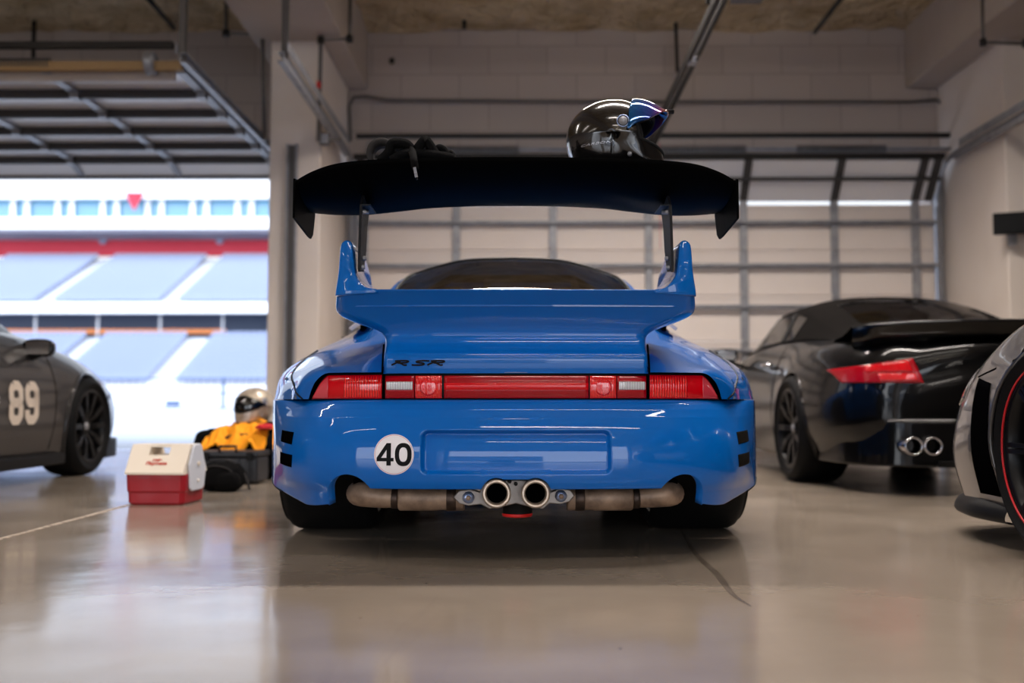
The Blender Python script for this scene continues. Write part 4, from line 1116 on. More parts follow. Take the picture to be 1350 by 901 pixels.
# cast bracket: lobed plate
pl = [(xx(a, 3.06), zz(b, 3.06)) for a, b in ((598, 655), (606, 646), (620, 644), (633, 648), (636, 634), (680, 632), (722, 634), (726, 648), (738, 643), (751, 645), (757, 653), (750, 661), (738, 664), (724, 663), (716, 670), (700, 668), (680, 663), (660, 668), (645, 670), (634, 664), (618, 666), (606, 663))]
q = MB(); q.prism(pl, lambda u, v, w: (u, w, v), 3.062, 3.09); br = bld(q, 'exhaust_bracket', M['alu'], bevel=.003)
q = MB()
for (px_, py_) in ((672, 634), (680, 637)): q.lathe([(0, 3.046), (.006, 3.046), (.006, 3.062)], Matrix.Translation((xx(px_, 3.06), 0, zz(py_, 3.06))) @ Matrix.Rotation(R(90), 4, 'Z'), 6)
bld(q, 'bracket_bolt', M['dark_steel'], br)
# jack / pulley with red band hanging below
q = MB(); RZ = Matrix.Translation((xx(682, 3.1), 3.12, 0)) @ Matrix.Rotation(R(-90), 4, 'Y')
q.lathe([(0, .136), (.040, .136), (.044, .139), (.046, .144), (.046, .172), (.05, .176), (.05, .19), (0, .19)], RZ, 32); pu = bld(q, 'oil_drain_cover', M['trim'])
q = MB(); q.lathe([(.040, .1325), (.0455, .1335), (.0475, .137), (.0475, .1415), (.045, .144)], RZ, 40); bld(q, 'red_band', M['redplastic'], pu, label='bright red band on the underside')

# ================================================================== ITEMS ON THE WING
WZ = lambda x, y: wing_bvh.ray_cast(Vector((x, y, 2)), Vector((0, 0, -1)))[0]
def helmet(name, loc, rotz, label, shell, visor_m, up=False, scale=1.):
    t = thing(name, loc, label, 'helmet', rotz)
    # side outline, facing +X: (x,z) polar about (0,.13)
    OUT = [(-180, .150), (-160, .148), (-135, .150), (-115, .148), (-90, .135), (-62, .150), (-45, .188), (-38, .197), (-28, .180), (-12, .158), (5, .150), (20, .146), (40, .139), (65, .132), (90, .130), (115, .133), (140, .142), (160, .148), (180, .150)]
    an = np.array([o[0] for o in OUT], float); rr_ = np.array([o[1] for o in OUT])
    def rad(a):
        a = (a+180) % 360-180
        return float(crom(rr_, [np.interp(a, an, np.arange(len(an)))])[0])
    def pt(a, ph, k=1.):
        r = rad(a)*k; ca, sa = math.cos(R(a)), math.sin(R(a)); cp, sp = math.cos(ph), math.sin(ph)
        e = .92
        cpp = math.copysign(abs(cp)**e, cp); spp = math.copysign(abs(sp)**e, sp)
        wdt = .122*k*(1-.18*max(0, -sa)*(1 if ca > 0 else .5)); 
        return (ca*r*cpp*scale, spp*wdt*scale, (.128+sa*r*cpp)*scale)
    na, npz = 120, 48
    P = np.array([[pt(-180+360*j/na, -PI/2+PI*i/npz) for j in range(na)] for i in range(npz+1)])
    def open_(i, j):
        a = -180+360*(j+.5)/na; ph = abs(-90+180*(i+.5)/npz)
        x, y, z = P[i, j]
        if z < .012*scale: return True
        lo = -18+ph*.10 if ph < 60 else -12
        return (lo < a < 27-ph*.12) and ph < 58
    q = MB(); q.grid(P, cv=True, mask=lambda i, j: not open_(i, j))
    sh = q.build('shell', shell, t)
    q = MB(); Pi = np.array([[pt(-180+360*j/na, -PI/2+PI*i/npz, .93) for j in range(na)] for i in range(npz+1)])
    def o2(i, j):
        a = -180+360*(j+.5)/na; ph = abs(-90+180*(i+.5)/npz); return (-16 < a < 24 and ph < 50) or P[i, j][2] < .012*scale
    q.grid(Pi, cv=True, mask=lambda i, j: not o2(i, j)); q.build('padding', M['pad'], t)
    # eye-port gasket
    loop = []
    for k in range(13): ph = 58*(-1+2*k/12); loop.append(pt(27-abs(ph)*.12, R(ph), 1.0))
    for k in range(13): ph = 58*(1-2*k/12); loop.append(pt(-18+abs(ph)*.10, R(ph), 1.0))
    q = MB(); q.tube(loop, .005*scale, 8, closed=True); q.build('port_gasket', M['pad'], t)
    # bottom edge roll
    q = MB(); bp = [(.13*math.cos(a)*scale+.01*scale, .095*math.sin(a)*scale, .013*scale) for a in [2*PI*k/40 for k in range(40)]]
    q.tube(bp, .008*scale, 8, closed=True); q.build('base_trim', M['pad'], t)
    for sg in (-1, 1):
        q = MB(); q.lathe([(0, .010), (.009, .010), (.010, .006), (.0125, .0065), (.014, .004), (.014, -.004)], Matrix.Translation((.036*scale, sg*.118*scale, .160*scale)) @ Matrix.Rotation(sg*R(90), 4, 'Z'), 28)
        pv = q.build('visor_pivot', M['steel'], sh)
        q = MB(); q.lathe([(.0165, .003), (.018, .0045), (.0195, .003), (.0195, -.003)], Matrix.Translation((.036*scale, sg*.118*scale, .160*scale)) @ Matrix.Rotation(sg*R(90), 4, 'Z'), 28)
        q.build('pivot_ring', M['bluebolt'], pv)
        q = MB(); q.lathe([(0, .006), (.006, .005), (.007, -.006)], Matrix.Translation((.055*scale, sg*.105*scale, .060*scale)) @ Matrix.Rotation(sg*R(90), 4, 'Z'), 14); q.build('strap_rivet', M['steel'], sh)
    # visor band
    rot = R(52) if up else 0
    rows = []
    for (a0, w0, f_) in ((28, 0, 1.035), (18, 0, 1.045), (6, 0, 1.05), (-6, 0, 1.05), (-16, 0, 1.05)) if up else ((22, 0, 1.01), (15, 0, 1.02), (6, 0, 1.025), (-4, 0, 1.025), (-11, 0, 1.015)):
        row = []
        for k in range(33):
            ph = -82+164*k/32
            aa = a0 if abs(ph) < 60 else a0*(1-.65*(abs(ph)-60)/22)+(8*(abs(ph)-60)/22)
            p = Vector(pt(aa, R(ph), f_))
            if up:
                pc = Vector((.036*scale, p.y, .160*scale)); d = p-pc
                p = pc+Vector((d.x*math.cos(rot)-d.z*math.sin(rot), 0, d.x*math.sin(rot)+d.z*math.cos(rot)))
            row.append(tuple(p))
        rows.append(row)
    g_ = tensor(rows, 17, 65); q = MB(); q.grid(g_); q.build('visor', visor_m, t, solid=.003*scale)
    if up:
        tab = Vector(rows[-1][16]); q = MB(); q.box(tuple(tab+Vector((.006, 0, .004))), (.02, .03, .008)); q.build('visor_tab', M['pad'], t, bevel=.003)
    return t, pt
hy = 3.13
hz = max(WZ(x, y).z for x in (.22, .30, .40) for y in (3.02, 3.1, 3.2))
hc = xx(812, hy)-.012
hl, hpt = helmet('racing_helmet', (hc, hy, hz-.01), R(-8), 'glossy black full-face helmet with raised iridescent visor, standing on the wing', M['helmet_black'], M['visor'], up=True)
# lower dusky side fairing + lettering on near side (local -Y)
def side_ray(u, v): return (u, -.4, v)
shell_o = [c for c in hl.children if c.name.startswith('shell')][0]
me = shell_o.data; hb = BVHTree.FromPolygons([v.co for v in me.vertices], [tuple(p.vertices) for p in me.polygons])
vs, fs = text_mesh('CARBON', .017, .0002, .35, 1.15)
ca, sa = math.cos(R(4)), math.sin(R(4))
vs = [(v[0]*1.25-.05, v[1]*.55) for v in vs]; vs = [(a*ca-b*sa, a*sa+b*ca+.098) for a, b in vs]
decal_mesh(hb, vs, fs, side_ray, (0, 1, 0), .004).build('helmet_lettering', M['silver_vinyl'], shell_o, label='small silver CARBON lettering')

# folded harness strap bundle on the wing
def ribbon(path, w, th, ydir=(0, 1, 0)):
    q = MB(); yd = Vector(ydir); rows = []
    P_ = [Vector(p) for p in path]
    for i, p in enumerate(P_):
        d = (P_[min(i+1, len(P_)-1)]-P_[max(i-1, 0)]).normalized(); n = d.cross(yd).normalized()
        rows.append([tuple(p-yd*w/2-n*th/2), tuple(p+yd*w/2-n*th/2), tuple(p+yd*w/2+n*th/2), tuple(p-yd*w/2+n*th/2)])
    q.grid(np.array(rows), cv=True, smooth=True); q.add(rows[0], [(0, 1, 2, 3)], 0, False); q.add(rows[-1], [(0, 1, 2, 3)], 0, False)
    return q
sY = 3.05
def sp(px, py, Y=sY): return (xx(px, Y), Y, zz(py, Y))
st = thing('folded_strap', (xx(540, sY), sY, WZ(xx(540, sY), sY).z), 'heap of black padded straps on the wing, a metal buckle hanging down', 'strap')
so = tuple(st.location)
def smooth3(pts, n=8): return [tuple(p) for p in crom(np.array(pts), np.linspace(0, len(pts)-1, (len(pts)-1)*n+1))]
def bs(q, name, m, parent=None, **k): return q.build(name, m, parent or st, so, **k)
bs(ribbon(smooth3([sp(486, 214), sp(483, 202), sp(486, 191), sp(495, 185), sp(506, 186), sp(510, 196), sp(503, 207)]), .07, .016), 'padded_loop', M['fabric2'])
bs(ribbon(smooth3([sp(497, 212), sp(508, 200), sp(512, 189), sp(522, 187), sp(535, 190), sp(541, 200), sp(536, 208)]), .08, .022), 'padded_loop', M['fabric'])
bs(ribbon(smooth3([sp(538, 210), sp(545, 198), sp(553, 187), sp(558, 184), sp(563, 189), sp(570, 200), sp(576, 208)]), .08, .024), 'padded_loop', M['fabric'])
bs(ribbon(smooth3([sp(552, 206), sp(556, 194), sp(562, 186), sp(566, 192), sp(560, 200)]), .035, .006), 'webbing', M['fabric2'])
bs(ribbon(smooth3([sp(568, 206), sp(574, 194), sp(582, 196), sp(588, 206)]), .07, .016), 'padded_loop', M['fabric'])
bs(ribbon(smooth3([sp(582, 206), sp(589, 197), sp(595, 200), sp(598, 208)]), .04, .006), 'webbing', M['fabric2'])
bs(ribbon(smooth3([sp(512, 212), sp(530, 203), sp(552, 203), sp(575, 205), sp(596, 209)]), .09, .024), 'webbing', M['fabric'])
Yh = 2.945
hang = smooth3([sp(529, 192, 3.03), sp(537, 194, 3.0), (xx(540, 2.965), 2.962, zz(201, 2.962)), sp(541, 208, Yh), sp(543, 220, Yh)])
bs(ribbon(hang, .006, .022, (0, 1, 0)), 'webbing', M['fabric'])
q = MB(); q.bar(sp(541.8, 217, Yh-.004), sp(544.6, 231, Yh-.004), .010, .004, up=(0, 1, 0)); bs(q, 'buckle', M['chrome'], bevel=.001)
q = MB(); q.tube([sp(544.6, 231, Yh-.004), sp(545.4, 234, Yh-.004)], .003, 8); bs(q, 'buckle_tip', M['trim'])
q = MB(); q.bar(sp(499, 198, 3.015), sp(503, 204, 3.015), .008, .004, up=(0, 1, 0)); bs(q, 'adjuster', M['chrome'])

# ================================================================== BLACK CONVERTIBLE
def surf_frame(): pass
BKY = 5.22; BKX = 2.60
bc = thing('convertible_car', (BKX, BKY+.98, 0), 'black convertible with soft top and ducktail, parked right of the blue car', 'car')
BO = (0, .98, 0)
def bk(q, name, m, parent=None, **k): return q.build(name, m, parent or bc, BO, **k)
ARC = [(.98, .325, .352), (3.33, .325, .352)]
sh_ = body_shell(BASE, ARC); bb_ = sh_.bvh(); body = bk(sh_, 'body', M['black_paint'])
class _P:  # parent shim so arch parts use the same offset
    pass
def arches(parent, bvh, off, mt, w=.010):
    for (cy, cz, r) in ARC:
        for sx in (-1, 1):
            pts = []
            for k in range(37):
                a = R(-28)+R(236)*k/36
                y, z = cy+r*math.cos(a), cz+r*math.sin(a)
                if z < .15: continue
                h = bvh.ray_cast(Vector((sx*2, cy+(r+.02)*math.cos(a), cz+(r+.02)*math.sin(a))), Vector((-sx, 0, 0)))
                if h[0] is None or abs(h[0].x) < .55: continue
                pts.append((h[0].x, y, z))
            q = MB(); q.tube(pts, w, 8); o = q.build('arch_lip', mt, parent, off)
            q = MB(); inn = [(sx*.5, p[1], p[2]) for p in pts]; q.grid(np.array([pts, inn])); q.add(inn, [tuple(range(len(inn)))], 0, False)
            q.build('arch_liner', M['void'], o, off)
arches(bc, bb_, BO, M['black_paint'])
# lower bumper, diffuser
q = MB(); q.grid(tensor([[(-.86, .62, z), (-.80, .22, z), (-.60, -.02, z), (0, -.105, z), (.60, -.02, z), (.80, .22, z), (.86, .62, z)] for z in (.40, .30, .20, .15)], 12, 60)); bk(q, 'rear_bumper', M['black_paint'], solid=.01)
q = MB(); q.box((0, .02, .17), (.9, .22, .03)); bk(q, 'diffuser', M['trim'], bevel=.005)
rf = lambda u, v: (u, -1.5, v)
for sg in (-1, 1):
    tl = decal_patch(bb_, [(sg*.875, .635), (sg*.46, .575), (sg*.435, .62), (sg*.86, .69)], rf, (0, 1, 0), .006, 30, 8)
    quad = [(sg*.84, .590), (sg*.50, .585), (sg*.545, .715), (sg*.865, .668)]
    tl = decal_patch(bb_, quad, rf, (0, 1, 0), .008, 30, 10); o = bk(tl, 'tail_lamp', M['red_dark'])
    quad = [(sg*.76, .645), (sg*.55, .645), (sg*.57, .702), (sg*.76, .675)]
    bk(decal_patch(bb_, quad, rf, (0, 1, 0), .010, 20, 6), 'lamp_lens', M['red_lens'], o)
    quad = [(sg*.70, .600), (sg*.53, .600), (sg*.54, .635), (sg*.71, .635)]
    bk(decal_patch(bb_, quad, rf, (0, 1, 0), .010, 20, 6), 'lower_lens', M['red_bright2'], o)
    for k, dx in enumerate((.485, .585)):
        RT = Matrix.Translation((sg*dx, 0, .262)) @ Matrix.Rotation(R(90), 4, 'Z')
        q = MB(); q.lathe([(.036, -.10), (.038, -.118), (.044, -.122), (.048, -.115), (.048, .05)], RT, 32); e = bk(q, 'exhaust_tip', M['chrome'])
        q = MB(); q.lathe([(.036, -.10), (.034, .0), (0, .0)], RT, 28); bk(q, 'pipe_bore', M['void'], e)
# plate recess panel
bk(decal_patch(bb_, [(-.27, .38), (.27, .38), (.27, .52), (-.27, .52)], rf, (0, 1, 0), .004, 20, 6), 'plate_panel', M['trim'])
# ducktail
DT = [[(x*s, y, z) for x, y, z in ((-.79, .20, z0), (-.70, .05, z0+.01), (-.40, -.06, z1), (0, -.09, z1), (.40, -.06, z1), (.70, .05, z0+.01), (.79, .20, z0))] for s, z0, z1 in ((1, .78, .80),)]
rows = []
for (dy, dz, s_) in ((.06, .0, .96), (.0, .035, .99), (-.03, .075, 1), (-.045, .10, 1), (-.03, .112, 1), (.02, .112, .99), (.12, .100, .97), (.30, .085, .93), (.55, .07, .90), (.75, .03, .88)):
    rows.append([(x*s_, y+dy, z+dz) for x, y, z in DT[0]])
q = MB(); q.grid(tensor(rows, 40, 60)); bk(q, 'ducktail_spoiler', M['black_paint'])
# script
vs, fs = text_mesh('Carrera', .095, .0012, .45, 1.0)
bk(decal_mesh(bb_, [(v[0]*1.35-.02, v[1]*.72+.672) for v in vs], fs, rf, (0, 1, 0), .006), 'script_badge', M['chrome'], label='chrome script badge on the tail')
# soft top
ST = [
 [(0,.86,.93),(.25,.86,.93),(.45,.86,.925),(.55,.86,.91),(.60,.86,.89),(.64,.86,.87)],
 [(0,1.05,.99),(.25,1.05,.985),(.47,1.05,.965),(.575,1.05,.94),(.625,1.05,.91),(.67,1.05,.88)],
 [(0,1.35,1.115),(.25,1.35,1.108),(.48,1.35,1.075),(.58,1.35,1.035),(.635,1.35,.98),(.70,1.35,.90)],
 [(0,1.65,1.205),(.25,1.65,1.195),(.46,1.65,1.155),(.565,1.65,1.10),(.62,1.65,1.03),(.71,1.65,.905)],
 [(0,2.00,1.245),(.25,2.00,1.235),(.45,2.00,1.19),(.55,2.00,1.14),(.60,2.00,1.08),(.71,2.00,.905)],
 [(0,2.40,1.245),(.25,2.40,1.235),(.45,2.40,1.19),(.54,2.40,1.15),(.59,2.40,1.09),(.70,2.40,.90)],
 [(0,2.62,1.205),(.25,2.62,1.195),(.46,2.62,1.16),(.55,2.62,1.12),(.60,2.62,1.06),(.70,2.62,.895)],
 [(0,3.00,.98),(.25,3.00,.975),(.50,3.00,.95),(.58,3.00,.93),(.64,3.00,.915),(.695,3.00,.885)],
 [(0,3.12,.91),(.25,3.12,.905),(.52,3.12,.89),(.60,3.12,.88),(.65,3.12,.875),(.69,3.12,.865)],
]
def soft_cabin(parent, CB, off, top_m, roof_end=6, rear=(1.15, 2.7), gc=1.75, side=(3.1, 7.3), top_name='soft_top', pillar_m=None, coupe=False):
    nr, nc = (len(CB)-1)*12+1, 61
    A = tensor(CB, nr, nc); Am = A[:, ::-1].copy(); Am[:, :, 0] *= -1
    full = np.concatenate([Am[:, :-1], A], 1); mid = nc-1
    def cls(i, j):
        r_ = (i+.5)/12; c = abs(j+.5-mid)/12
        if rear[0] <= r_ < rear[1] and c < gc: return 'r'
        if roof_end+.15 <= r_ < 8 and c < 2.6: return 'f'
        if side[0] <= r_ < side[1] and 3.55 < c < 4.9: return 's'
        return 'b' if r_ < roof_end+.15 else 'p'
    parts = {}
    for key, nm, mt in (('b', top_name, top_m), ('r', 'rear_window', M['glass_dark']), ('f', 'windshield', M['glass_side']), ('p', 'windshield_frame', pillar_m or M['trim'])):
        q = MB(); q.grid(full, mask=lambda i, j: cls(i, j) == key); parts[key] = q.build(nm, mt, parent, off)
    for sg in (-1, 1):
        q = MB(); q.grid(full, mask=lambda i, j: cls(i, j) == 's' and (j+.5-mid)*sg > 0); parts['s%d' % sg] = q.build('side_window', M['glass_side'], parent, off)
        q = MB(); x_ = lambda r_: crom(crom(np.array(CB), [r_])[0], [4.2])[0]
        a, b = crom(crom(np.array(CB), [4.0])[0], [3.5])[0], crom(crom(np.array(CB), [3.7])[0], [4.95])[0]
        q.bar((a[0]*sg, a[1], a[2]), (b[0]*sg, b[1], b[2]), .03, .02); q.build('window_divider', M['trim'], parts['s%d' % sg], off)
    return full, parts
soft_cabin(bc, ST, BO, M['canvas'], pillar_m=M['black_paint'])
q = MB(); q.box((0, 2.1, .6), (1.3, 1.8, .5)); bk(q, 'cabin_floor', M['void'])
for sx in (-.34, .34): q = MB(); q.box((sx, 1.95, .82), (.42, .12, .5)); q.box((sx, 1.97, 1.08), (.22, .08, .12)); bk(q, 'seat', M['fabric'], bevel=.04, seg=3)
def mirrors(parent, off, y, x, z, m, bvh=None):
    for sg in (-1, 1):
        q = MB(); Pm = []
        for k in range(9):
            f = k/8; r_ = .062*math.sin(PI*min(1, .12+f*.5))**.5*(1 if f < .8 else .9)
            Pm.append((f, r_))
        q = MB(); n = 20; rows = []
        for (dy, s_) in ((-.035, .0), (-.035, .80), (-.035, .97), (-.02, 1.), (.02, .95), (.05, .75), (.07, .4), (.075, .0)):
            rows.append([(sg*x+sg*.095*s_*math.copysign(abs(math.cos(a))**.7, math.cos(a)), y+dy, z+.056*s_*math.copysign(abs(math.sin(a))**.7, math.sin(a))) for a in [2*PI*j/n for j in range(n)]])
        q.grid(np.array(rows), cv=True); o = q.build('door_mirror', m, parent, off)
        q = MB(); q.tube([(sg*(x-.02), y+.02, z-.045), (sg*(x-.10), y+.03, z-.075), (sg*(x-.19), y+.04, z-.10)], .016, 8); q.build('mirror_arm', M['trim'], o, off)
        q = MB(); q.grid(np.array([[(sg*x+a*.07, y-.036, z+b*.038) for a in (-1, 1)] for b in (-1, 1)]), smooth=False); q.build('mirror_glass', M['chrome'], o, off)
mirrors(bc, BO, 2.78, .93, .86, M['black_paint'])
# door handle & shut lines
for sg in (-1, 1):
    q = MB(); q.tube([(sg*.845, 1.68, .74), (sg*.868, 1.72, .745), (sg*.868, 1.86, .745), (sg*.845, 1.90, .74)], .011, 8); bk(q, 'door_handle', M['chrome'])
def shut(parent, off, bvh, y0, z0, z1, m=None):
    for sg in (-1, 1):
        pts = []
        for k in range(22):
            z = z0+(z1-z0)*k/21; h = bvh.ray_cast(Vector((sg*2, y0+.05*math.sin(3*k/21), z)), Vector((-sg, 0, 0)))
            if h[0] is not None: pts.append((h[0].x, h[0].y, h[0].z))
        q = MB(); q.tube(pts, .003, 5); q.build('door_gap', M['void'], parent, off)
shut(bc, BO, bb_, 1.52, .2, .86); shut(bc, BO, bb_, 2.74, .2, .86)
for (y, W, ox) in ((.98, .305, .935), (3.33, .245, .875)):
    for sg in (-1, 1): make_wheel(bc, (sg*(ox-W/2), y-.98, .325), .325, W, .245, sg, M['rim_black'], spokes=9)

# ================================================================== GREY CAR 89 (left)
GY = 6.67-3.33; GX = -3.735
gc = thing('race_car', (GX, 6.67, 0), 'dark grey race car with cream number 89, at the left edge', 'car')
GO = (0, 3.33, 0)
def gk(q, name, m, parent=None, **k): return q.build(name, m, parent or gc, GO, **k)
sh_ = body_shell(BASE, ARC); gb_ = sh_.bvh(); gk(sh_, 'body', M['grey_paint'])
arches(gc, gb_, GO, M['grey_paint'], .014)
sf = lambda u, v: (2.0, u, v)
# number 89 as chunky octagonal numerals on the right flank (u = local y, v = z)
def block_digit(kind, cx, cz, w, h, t):
    """returns stroke polylines for blocky 8 / 9"""
    a, b = w/2-t/2, h/2-t/2; c = .028
    top = [(-a+c, b), (a-c, b), (a, b-c), (a, c), (a-c*.8, 0), (-a+c*.8, 0), (-a, c), (-a, b-c), (-a+c, b)]
    bot = [(-a+c*.8, 0), (a-c*.8, 0), (a, -c), (a, -b+c), (a-c, -b), (-a+c, -b), (-a, -b+c), (-a, -c), (-a+c*.8, 0)]
    if kind == '8': return [top, bot]
    return [top, [(a, b-c), (a, -b+c), (a-c, -b), (-a+c, -b), (-a, -b+c), (-a, -b+c+.03)]]
vs, fs = [], []
for dg, cu in (('8', -1.09), ('9', -.905)):
    for pts in block_digit(dg, 0, 0, .165, .255, .055):
        pts2 = []
        for a_, b_ in zip(pts[:-1], pts[1:]):
            for k in range(4): pts2.append((a_[0]+(b_[0]-a_[0])*k/4, a_[1]+(b_[1]-a_[1])*k/4))
        pts2.append(pts[-1])
        v2, f2 = stroke_poly([(p[0], p[1]) for p in pts2], .055)
        addp([(3.45+cu+p[0]+.06*p[1], .482+p[1]) for p in v2], f2)
gk(decal_mesh(gb_, vs, fs, sf, (-1, 0, 0), .004), 'race_number', M['cream_vinyl'], label='cream block number 89')
gk(decal_mesh(gb_, [(1.95, .50), (2.17, .50), (2.17, .52), (1.95, .52), (1.95, .49), (2.17, .49), (2.17, .480), (1.95, .480)], [(0, 1, 2, 3), (4, 5, 6, 7)], sf, (-1, 0, 0), .004), 'door_decal', M['silver_vinyl'])
soft_cabin(gc, [[(p[0], p[1]-.25*(p[1]>1.5), p[2]-.02) for p in r] for r in ST], GO, M['grey_paint'], top_name='roof', pillar_m=M['grey_paint'])
mirrors(gc, GO, 2.62, .86, .81, M['black_paint'])
shut(gc, GO, gb_, 2.80, .2, .84); shut(gc, GO, gb_, 1.55, .2, .86)
q = MB(); q.box((0, 2.1, .6), (1.3, 1.8, .5)); gk(q, 'cabin_floor', M['void'])
for sg in (-1, 1):
    q = MB(); q.bar((sg*.86, 1.4, .135), (sg*.86, 2.95, .135), .05, .07); gk(q, 'side_skirt', M['trim'], bevel=.01)
    for (y, W, ox) in ((.98, .305, .935), (3.33, .255, .885)): make_wheel(gc, (sg*(ox-W/2), y-3.33, .325), .325, W, .245, sg, M['rim_black'], spokes=10)
    g_ = decal_patch(gb_, [(3.95, .56), (4.18, .50), (4.16, .56), (3.98, .66)], lambda u, v: (sg*2.0, u, v), (-sg, 0, 0), .006, 12, 8); gk(g_, 'headlamp', M['chrome'])
q = MB(); q.grid(tensor([[(-.80, 3.76, z), (-.74, 4.1, z), (-.5, 4.36, z), (0, 4.44, z), (.5, 4.36, z), (.74, 4.1, z), (.80, 3.76, z)] for z in (.22, .17, .13, .09)], 10, 50)); gk(q, 'front_lip', M['trim'], solid=.012)

# ================================================================== GREY CAR NOSE (near right)
NB = [list(b) for b in BASE]
NB = [(b[0], b[1]) for b in BASE[:8]]+[
 (3.33, [(0,.80),(.42,.80),(.60,.815),(.755,.77),(.875,.62),(.885,.35),(.84,.14)]),
 (3.72, [(0,.75),(.40,.75),(.59,.785),(.745,.745),(.855,.58),(.875,.34),(.83,.13)]),
 (3.95, [(0,.69),(.38,.69),(.57,.715),(.715,.675),(.825,.55),(.862,.33),(.82,.12)]),
 (4.12, [(0,.61),(.36,.61),(.53,.62),(.66,.59),(.765,.50),(.815,.30),(.77,.11)]),
 (4.26, [(0,.49),(.32,.49),(.44,.49),(.54,.47),(.60,.42),(.62,.28),(.58,.11)]),
]
NY = 2.98-3.33; NX = 2.455
nc_ = thing('sports_car', (NX, 2.98, 0), 'grey car whose front corner and red-striped wheel enter at the right edge', 'car')
NO = (0, 3.33, 0)
def nk(q, name, m, parent=None, **k): return q.build(name, m, parent or nc_, NO, **k)
ARC = [(.98, .335, .368), (3.33, .335, .372)]
sh_ = body_shell(NB, ARC); nb_ = sh_.bvh(); nk(sh_, 'body', M['grey_paint2'])
arches(nc_, nb_, NO, M['grey_paint2'], .008)
soft_cabin(nc_, ST, NO, M['grey_paint2'], top_name='roof', pillar_m=M['grey_paint2'])
mirrors(nc_, NO, 2.86, .93, .93, M['grey_paint2'])
for sg in (-1, 1):
    for (y, W, ox) in ((.98, .305, .935), (3.33, .265, .892)): make_wheel(nc_, (sg*(ox-W/2), y-3.33, .34), .34, W, .262, sg, M['rim_black'], spokes=7, ring=M['red_line'], twin=True)
    # bumper seam, black arch return and splitter
    pts = []
    for k in range(14):
        f = k/13; y = 3.70+.16*f; z = .60-.025*f
        h = nb_.ray_cast(Vector((sg*2, y, z)), Vector((-sg, 0, 0)))
        if h[0] is not None: pts.append((h[0].x, h[0].y, h[0].z))
    q = MB(); q.tube(pts, .003, 5); nk(q, 'bumper_seam', M['void'])
    g_ = decal_patch(nb_, [(3.712, .17), (3.86, .17), (3.84, .57), (3.712, .55)], lambda u, v: (sg*2.0, u, v), (-sg, 0, 0), .004, 6, 14); nk(g_, 'arch_return', M['void'])
    g_ = decal_patch(nb_, [(3.98, .50), (4.16, .46), (4.14, .54), (4.0, .61)], lambda u, v: (sg*2.0, u, v), (-sg, 0, 0), .006, 12, 8); nk(g_, 'headlamp', M['chrome'])
rows = []
for (s_, z) in ((.93, .165), (.975, .145), (1.0, .12), (1.0, .085), (.93, .08)):
    rows.append([(x*s_, 3.4+(y-3.4)*s_, z) for x, y in ((-.84, 3.68), (-.855, 3.95), (-.74, 4.24), (-.4, 4.38), (0, 4.41), (.4, 4.38), (.74, 4.24), (.855, 3.95), (.84, 3.68))])
q = MB(); q.grid(tensor(rows, 16, 60)); nk(q, 'front_splitter', M['trim'])

# ================================================================== COOLER
cw = (at(256, 664, 4.70).x-at(180, 664, 4.70).x)
ck = thing('cooler_box', (at(219, 660, 4.85).x, 4.85, 0), 'small red cooler with cream tent-shaped lid standing on the floor', 'cooler', rotz=R(-4))
W_, D_ = .285, .27
q = MB(); rows = []
for (z, s_) in ((0, .90), (.012, .96), (.03, .965), (.06, .97), (.065, 1.0), (.125, 1.02), (.145, 1.02)):
    a, b = W_/2*s_, D_/2*s_; c = .02
    rows.append([(-a+c, -b, z), (a-c, -b, z), (a, -b+c, z), (a, b-c, z), (a-c, b, z), (-a+c, b, z), (-a, b-c, z), (-a, -b+c, z)])
q.grid(np.array(rows), cv=True, smooth=False); q.add(rows[0], [tuple(range(8))], 0, False); q.add(rows[-1], [tuple(range(8))], 0, False)
q.build('tub', M['cooler_red'], ck, bevel=.006)
# tent lid: trapezoid in YZ extruded across X
q = MB(); pl = [(-.145, .145), (.145, .145), (.145, .155), (.062, .284), (-.062, .284), (-.145, .155)]
q.prism(pl, lambda u, v, w: (w, u, v), -.142, -.05); q.prism(pl, lambda u, v, w: (w, u, v), .05, .142)
q.prism([(-.145, .145), (.145, .145), (.145, .155), (.094, .234), (-.094, .234), (-.145, .155)], lambda u, v, w: (w, u, v), -.05, .05)
q.prism([(-.066, .270), (.066, .270), (.062, .284), (-.062, .284)], lambda u, v, w: (w, u, v), -.05, .05)
lid_ = q.build('lid', M['cooler_white'], ck, bevel=.004)
for sg in (-1, 1):
    q = MB(); pl = [(-.085, .075), (-.06, .062), (.06, .062), (.085, .075), (.105, .165), (.052, .272), (.03, .285), (-.03, .285), (-.052, .272), (-.098, .19)]
    q.prism(pl, lambda u, v, w: (w*sg, u, v), .143, .156); sp_ = q.build('side_arm', M['cooler_grey'], ck, bevel=.006)
    q = MB(); q.tube([(sg*.154, 0, .19), (sg*.164, 0, .19)], .011, 16); q.build('arm_button', M['cooler_white'], sp_)
    q = MB(); q.tube([(sg*.154, 0, .11), (sg*.162, 0, .11)], .007, 12); q.build('arm_button', M['cooler_white'], sp_)
lt = MB()
nrm = Vector((0, -.129, .083)).normalized(); e1 = Vector((0, .083, .129)).normalized()
def lid_text(txt, size, vc, w, dx=0):
    vs, fs = text_mesh(txt, size, .0009, .2, 1.0)
    base = Vector((0, -.145, .155))
    out = [tuple(base+e1*(vc+v[1])+Vector((v[0]*w+dx, 0, 0))+nrm*.0012*-1*-1) for v in vs]
    out = [(o[0], o[1]-.0012, o[2]+.0012) for o in out]
    lt.add(out, fs, 0, False)
lid_text('Little', .018, .066, 1.2, .0); lid_text('Playmate', .026, .048, 1.1, .0)
lt.build('lid_lettering', M['text_red'], lid_, label='small red lettering on the lid')

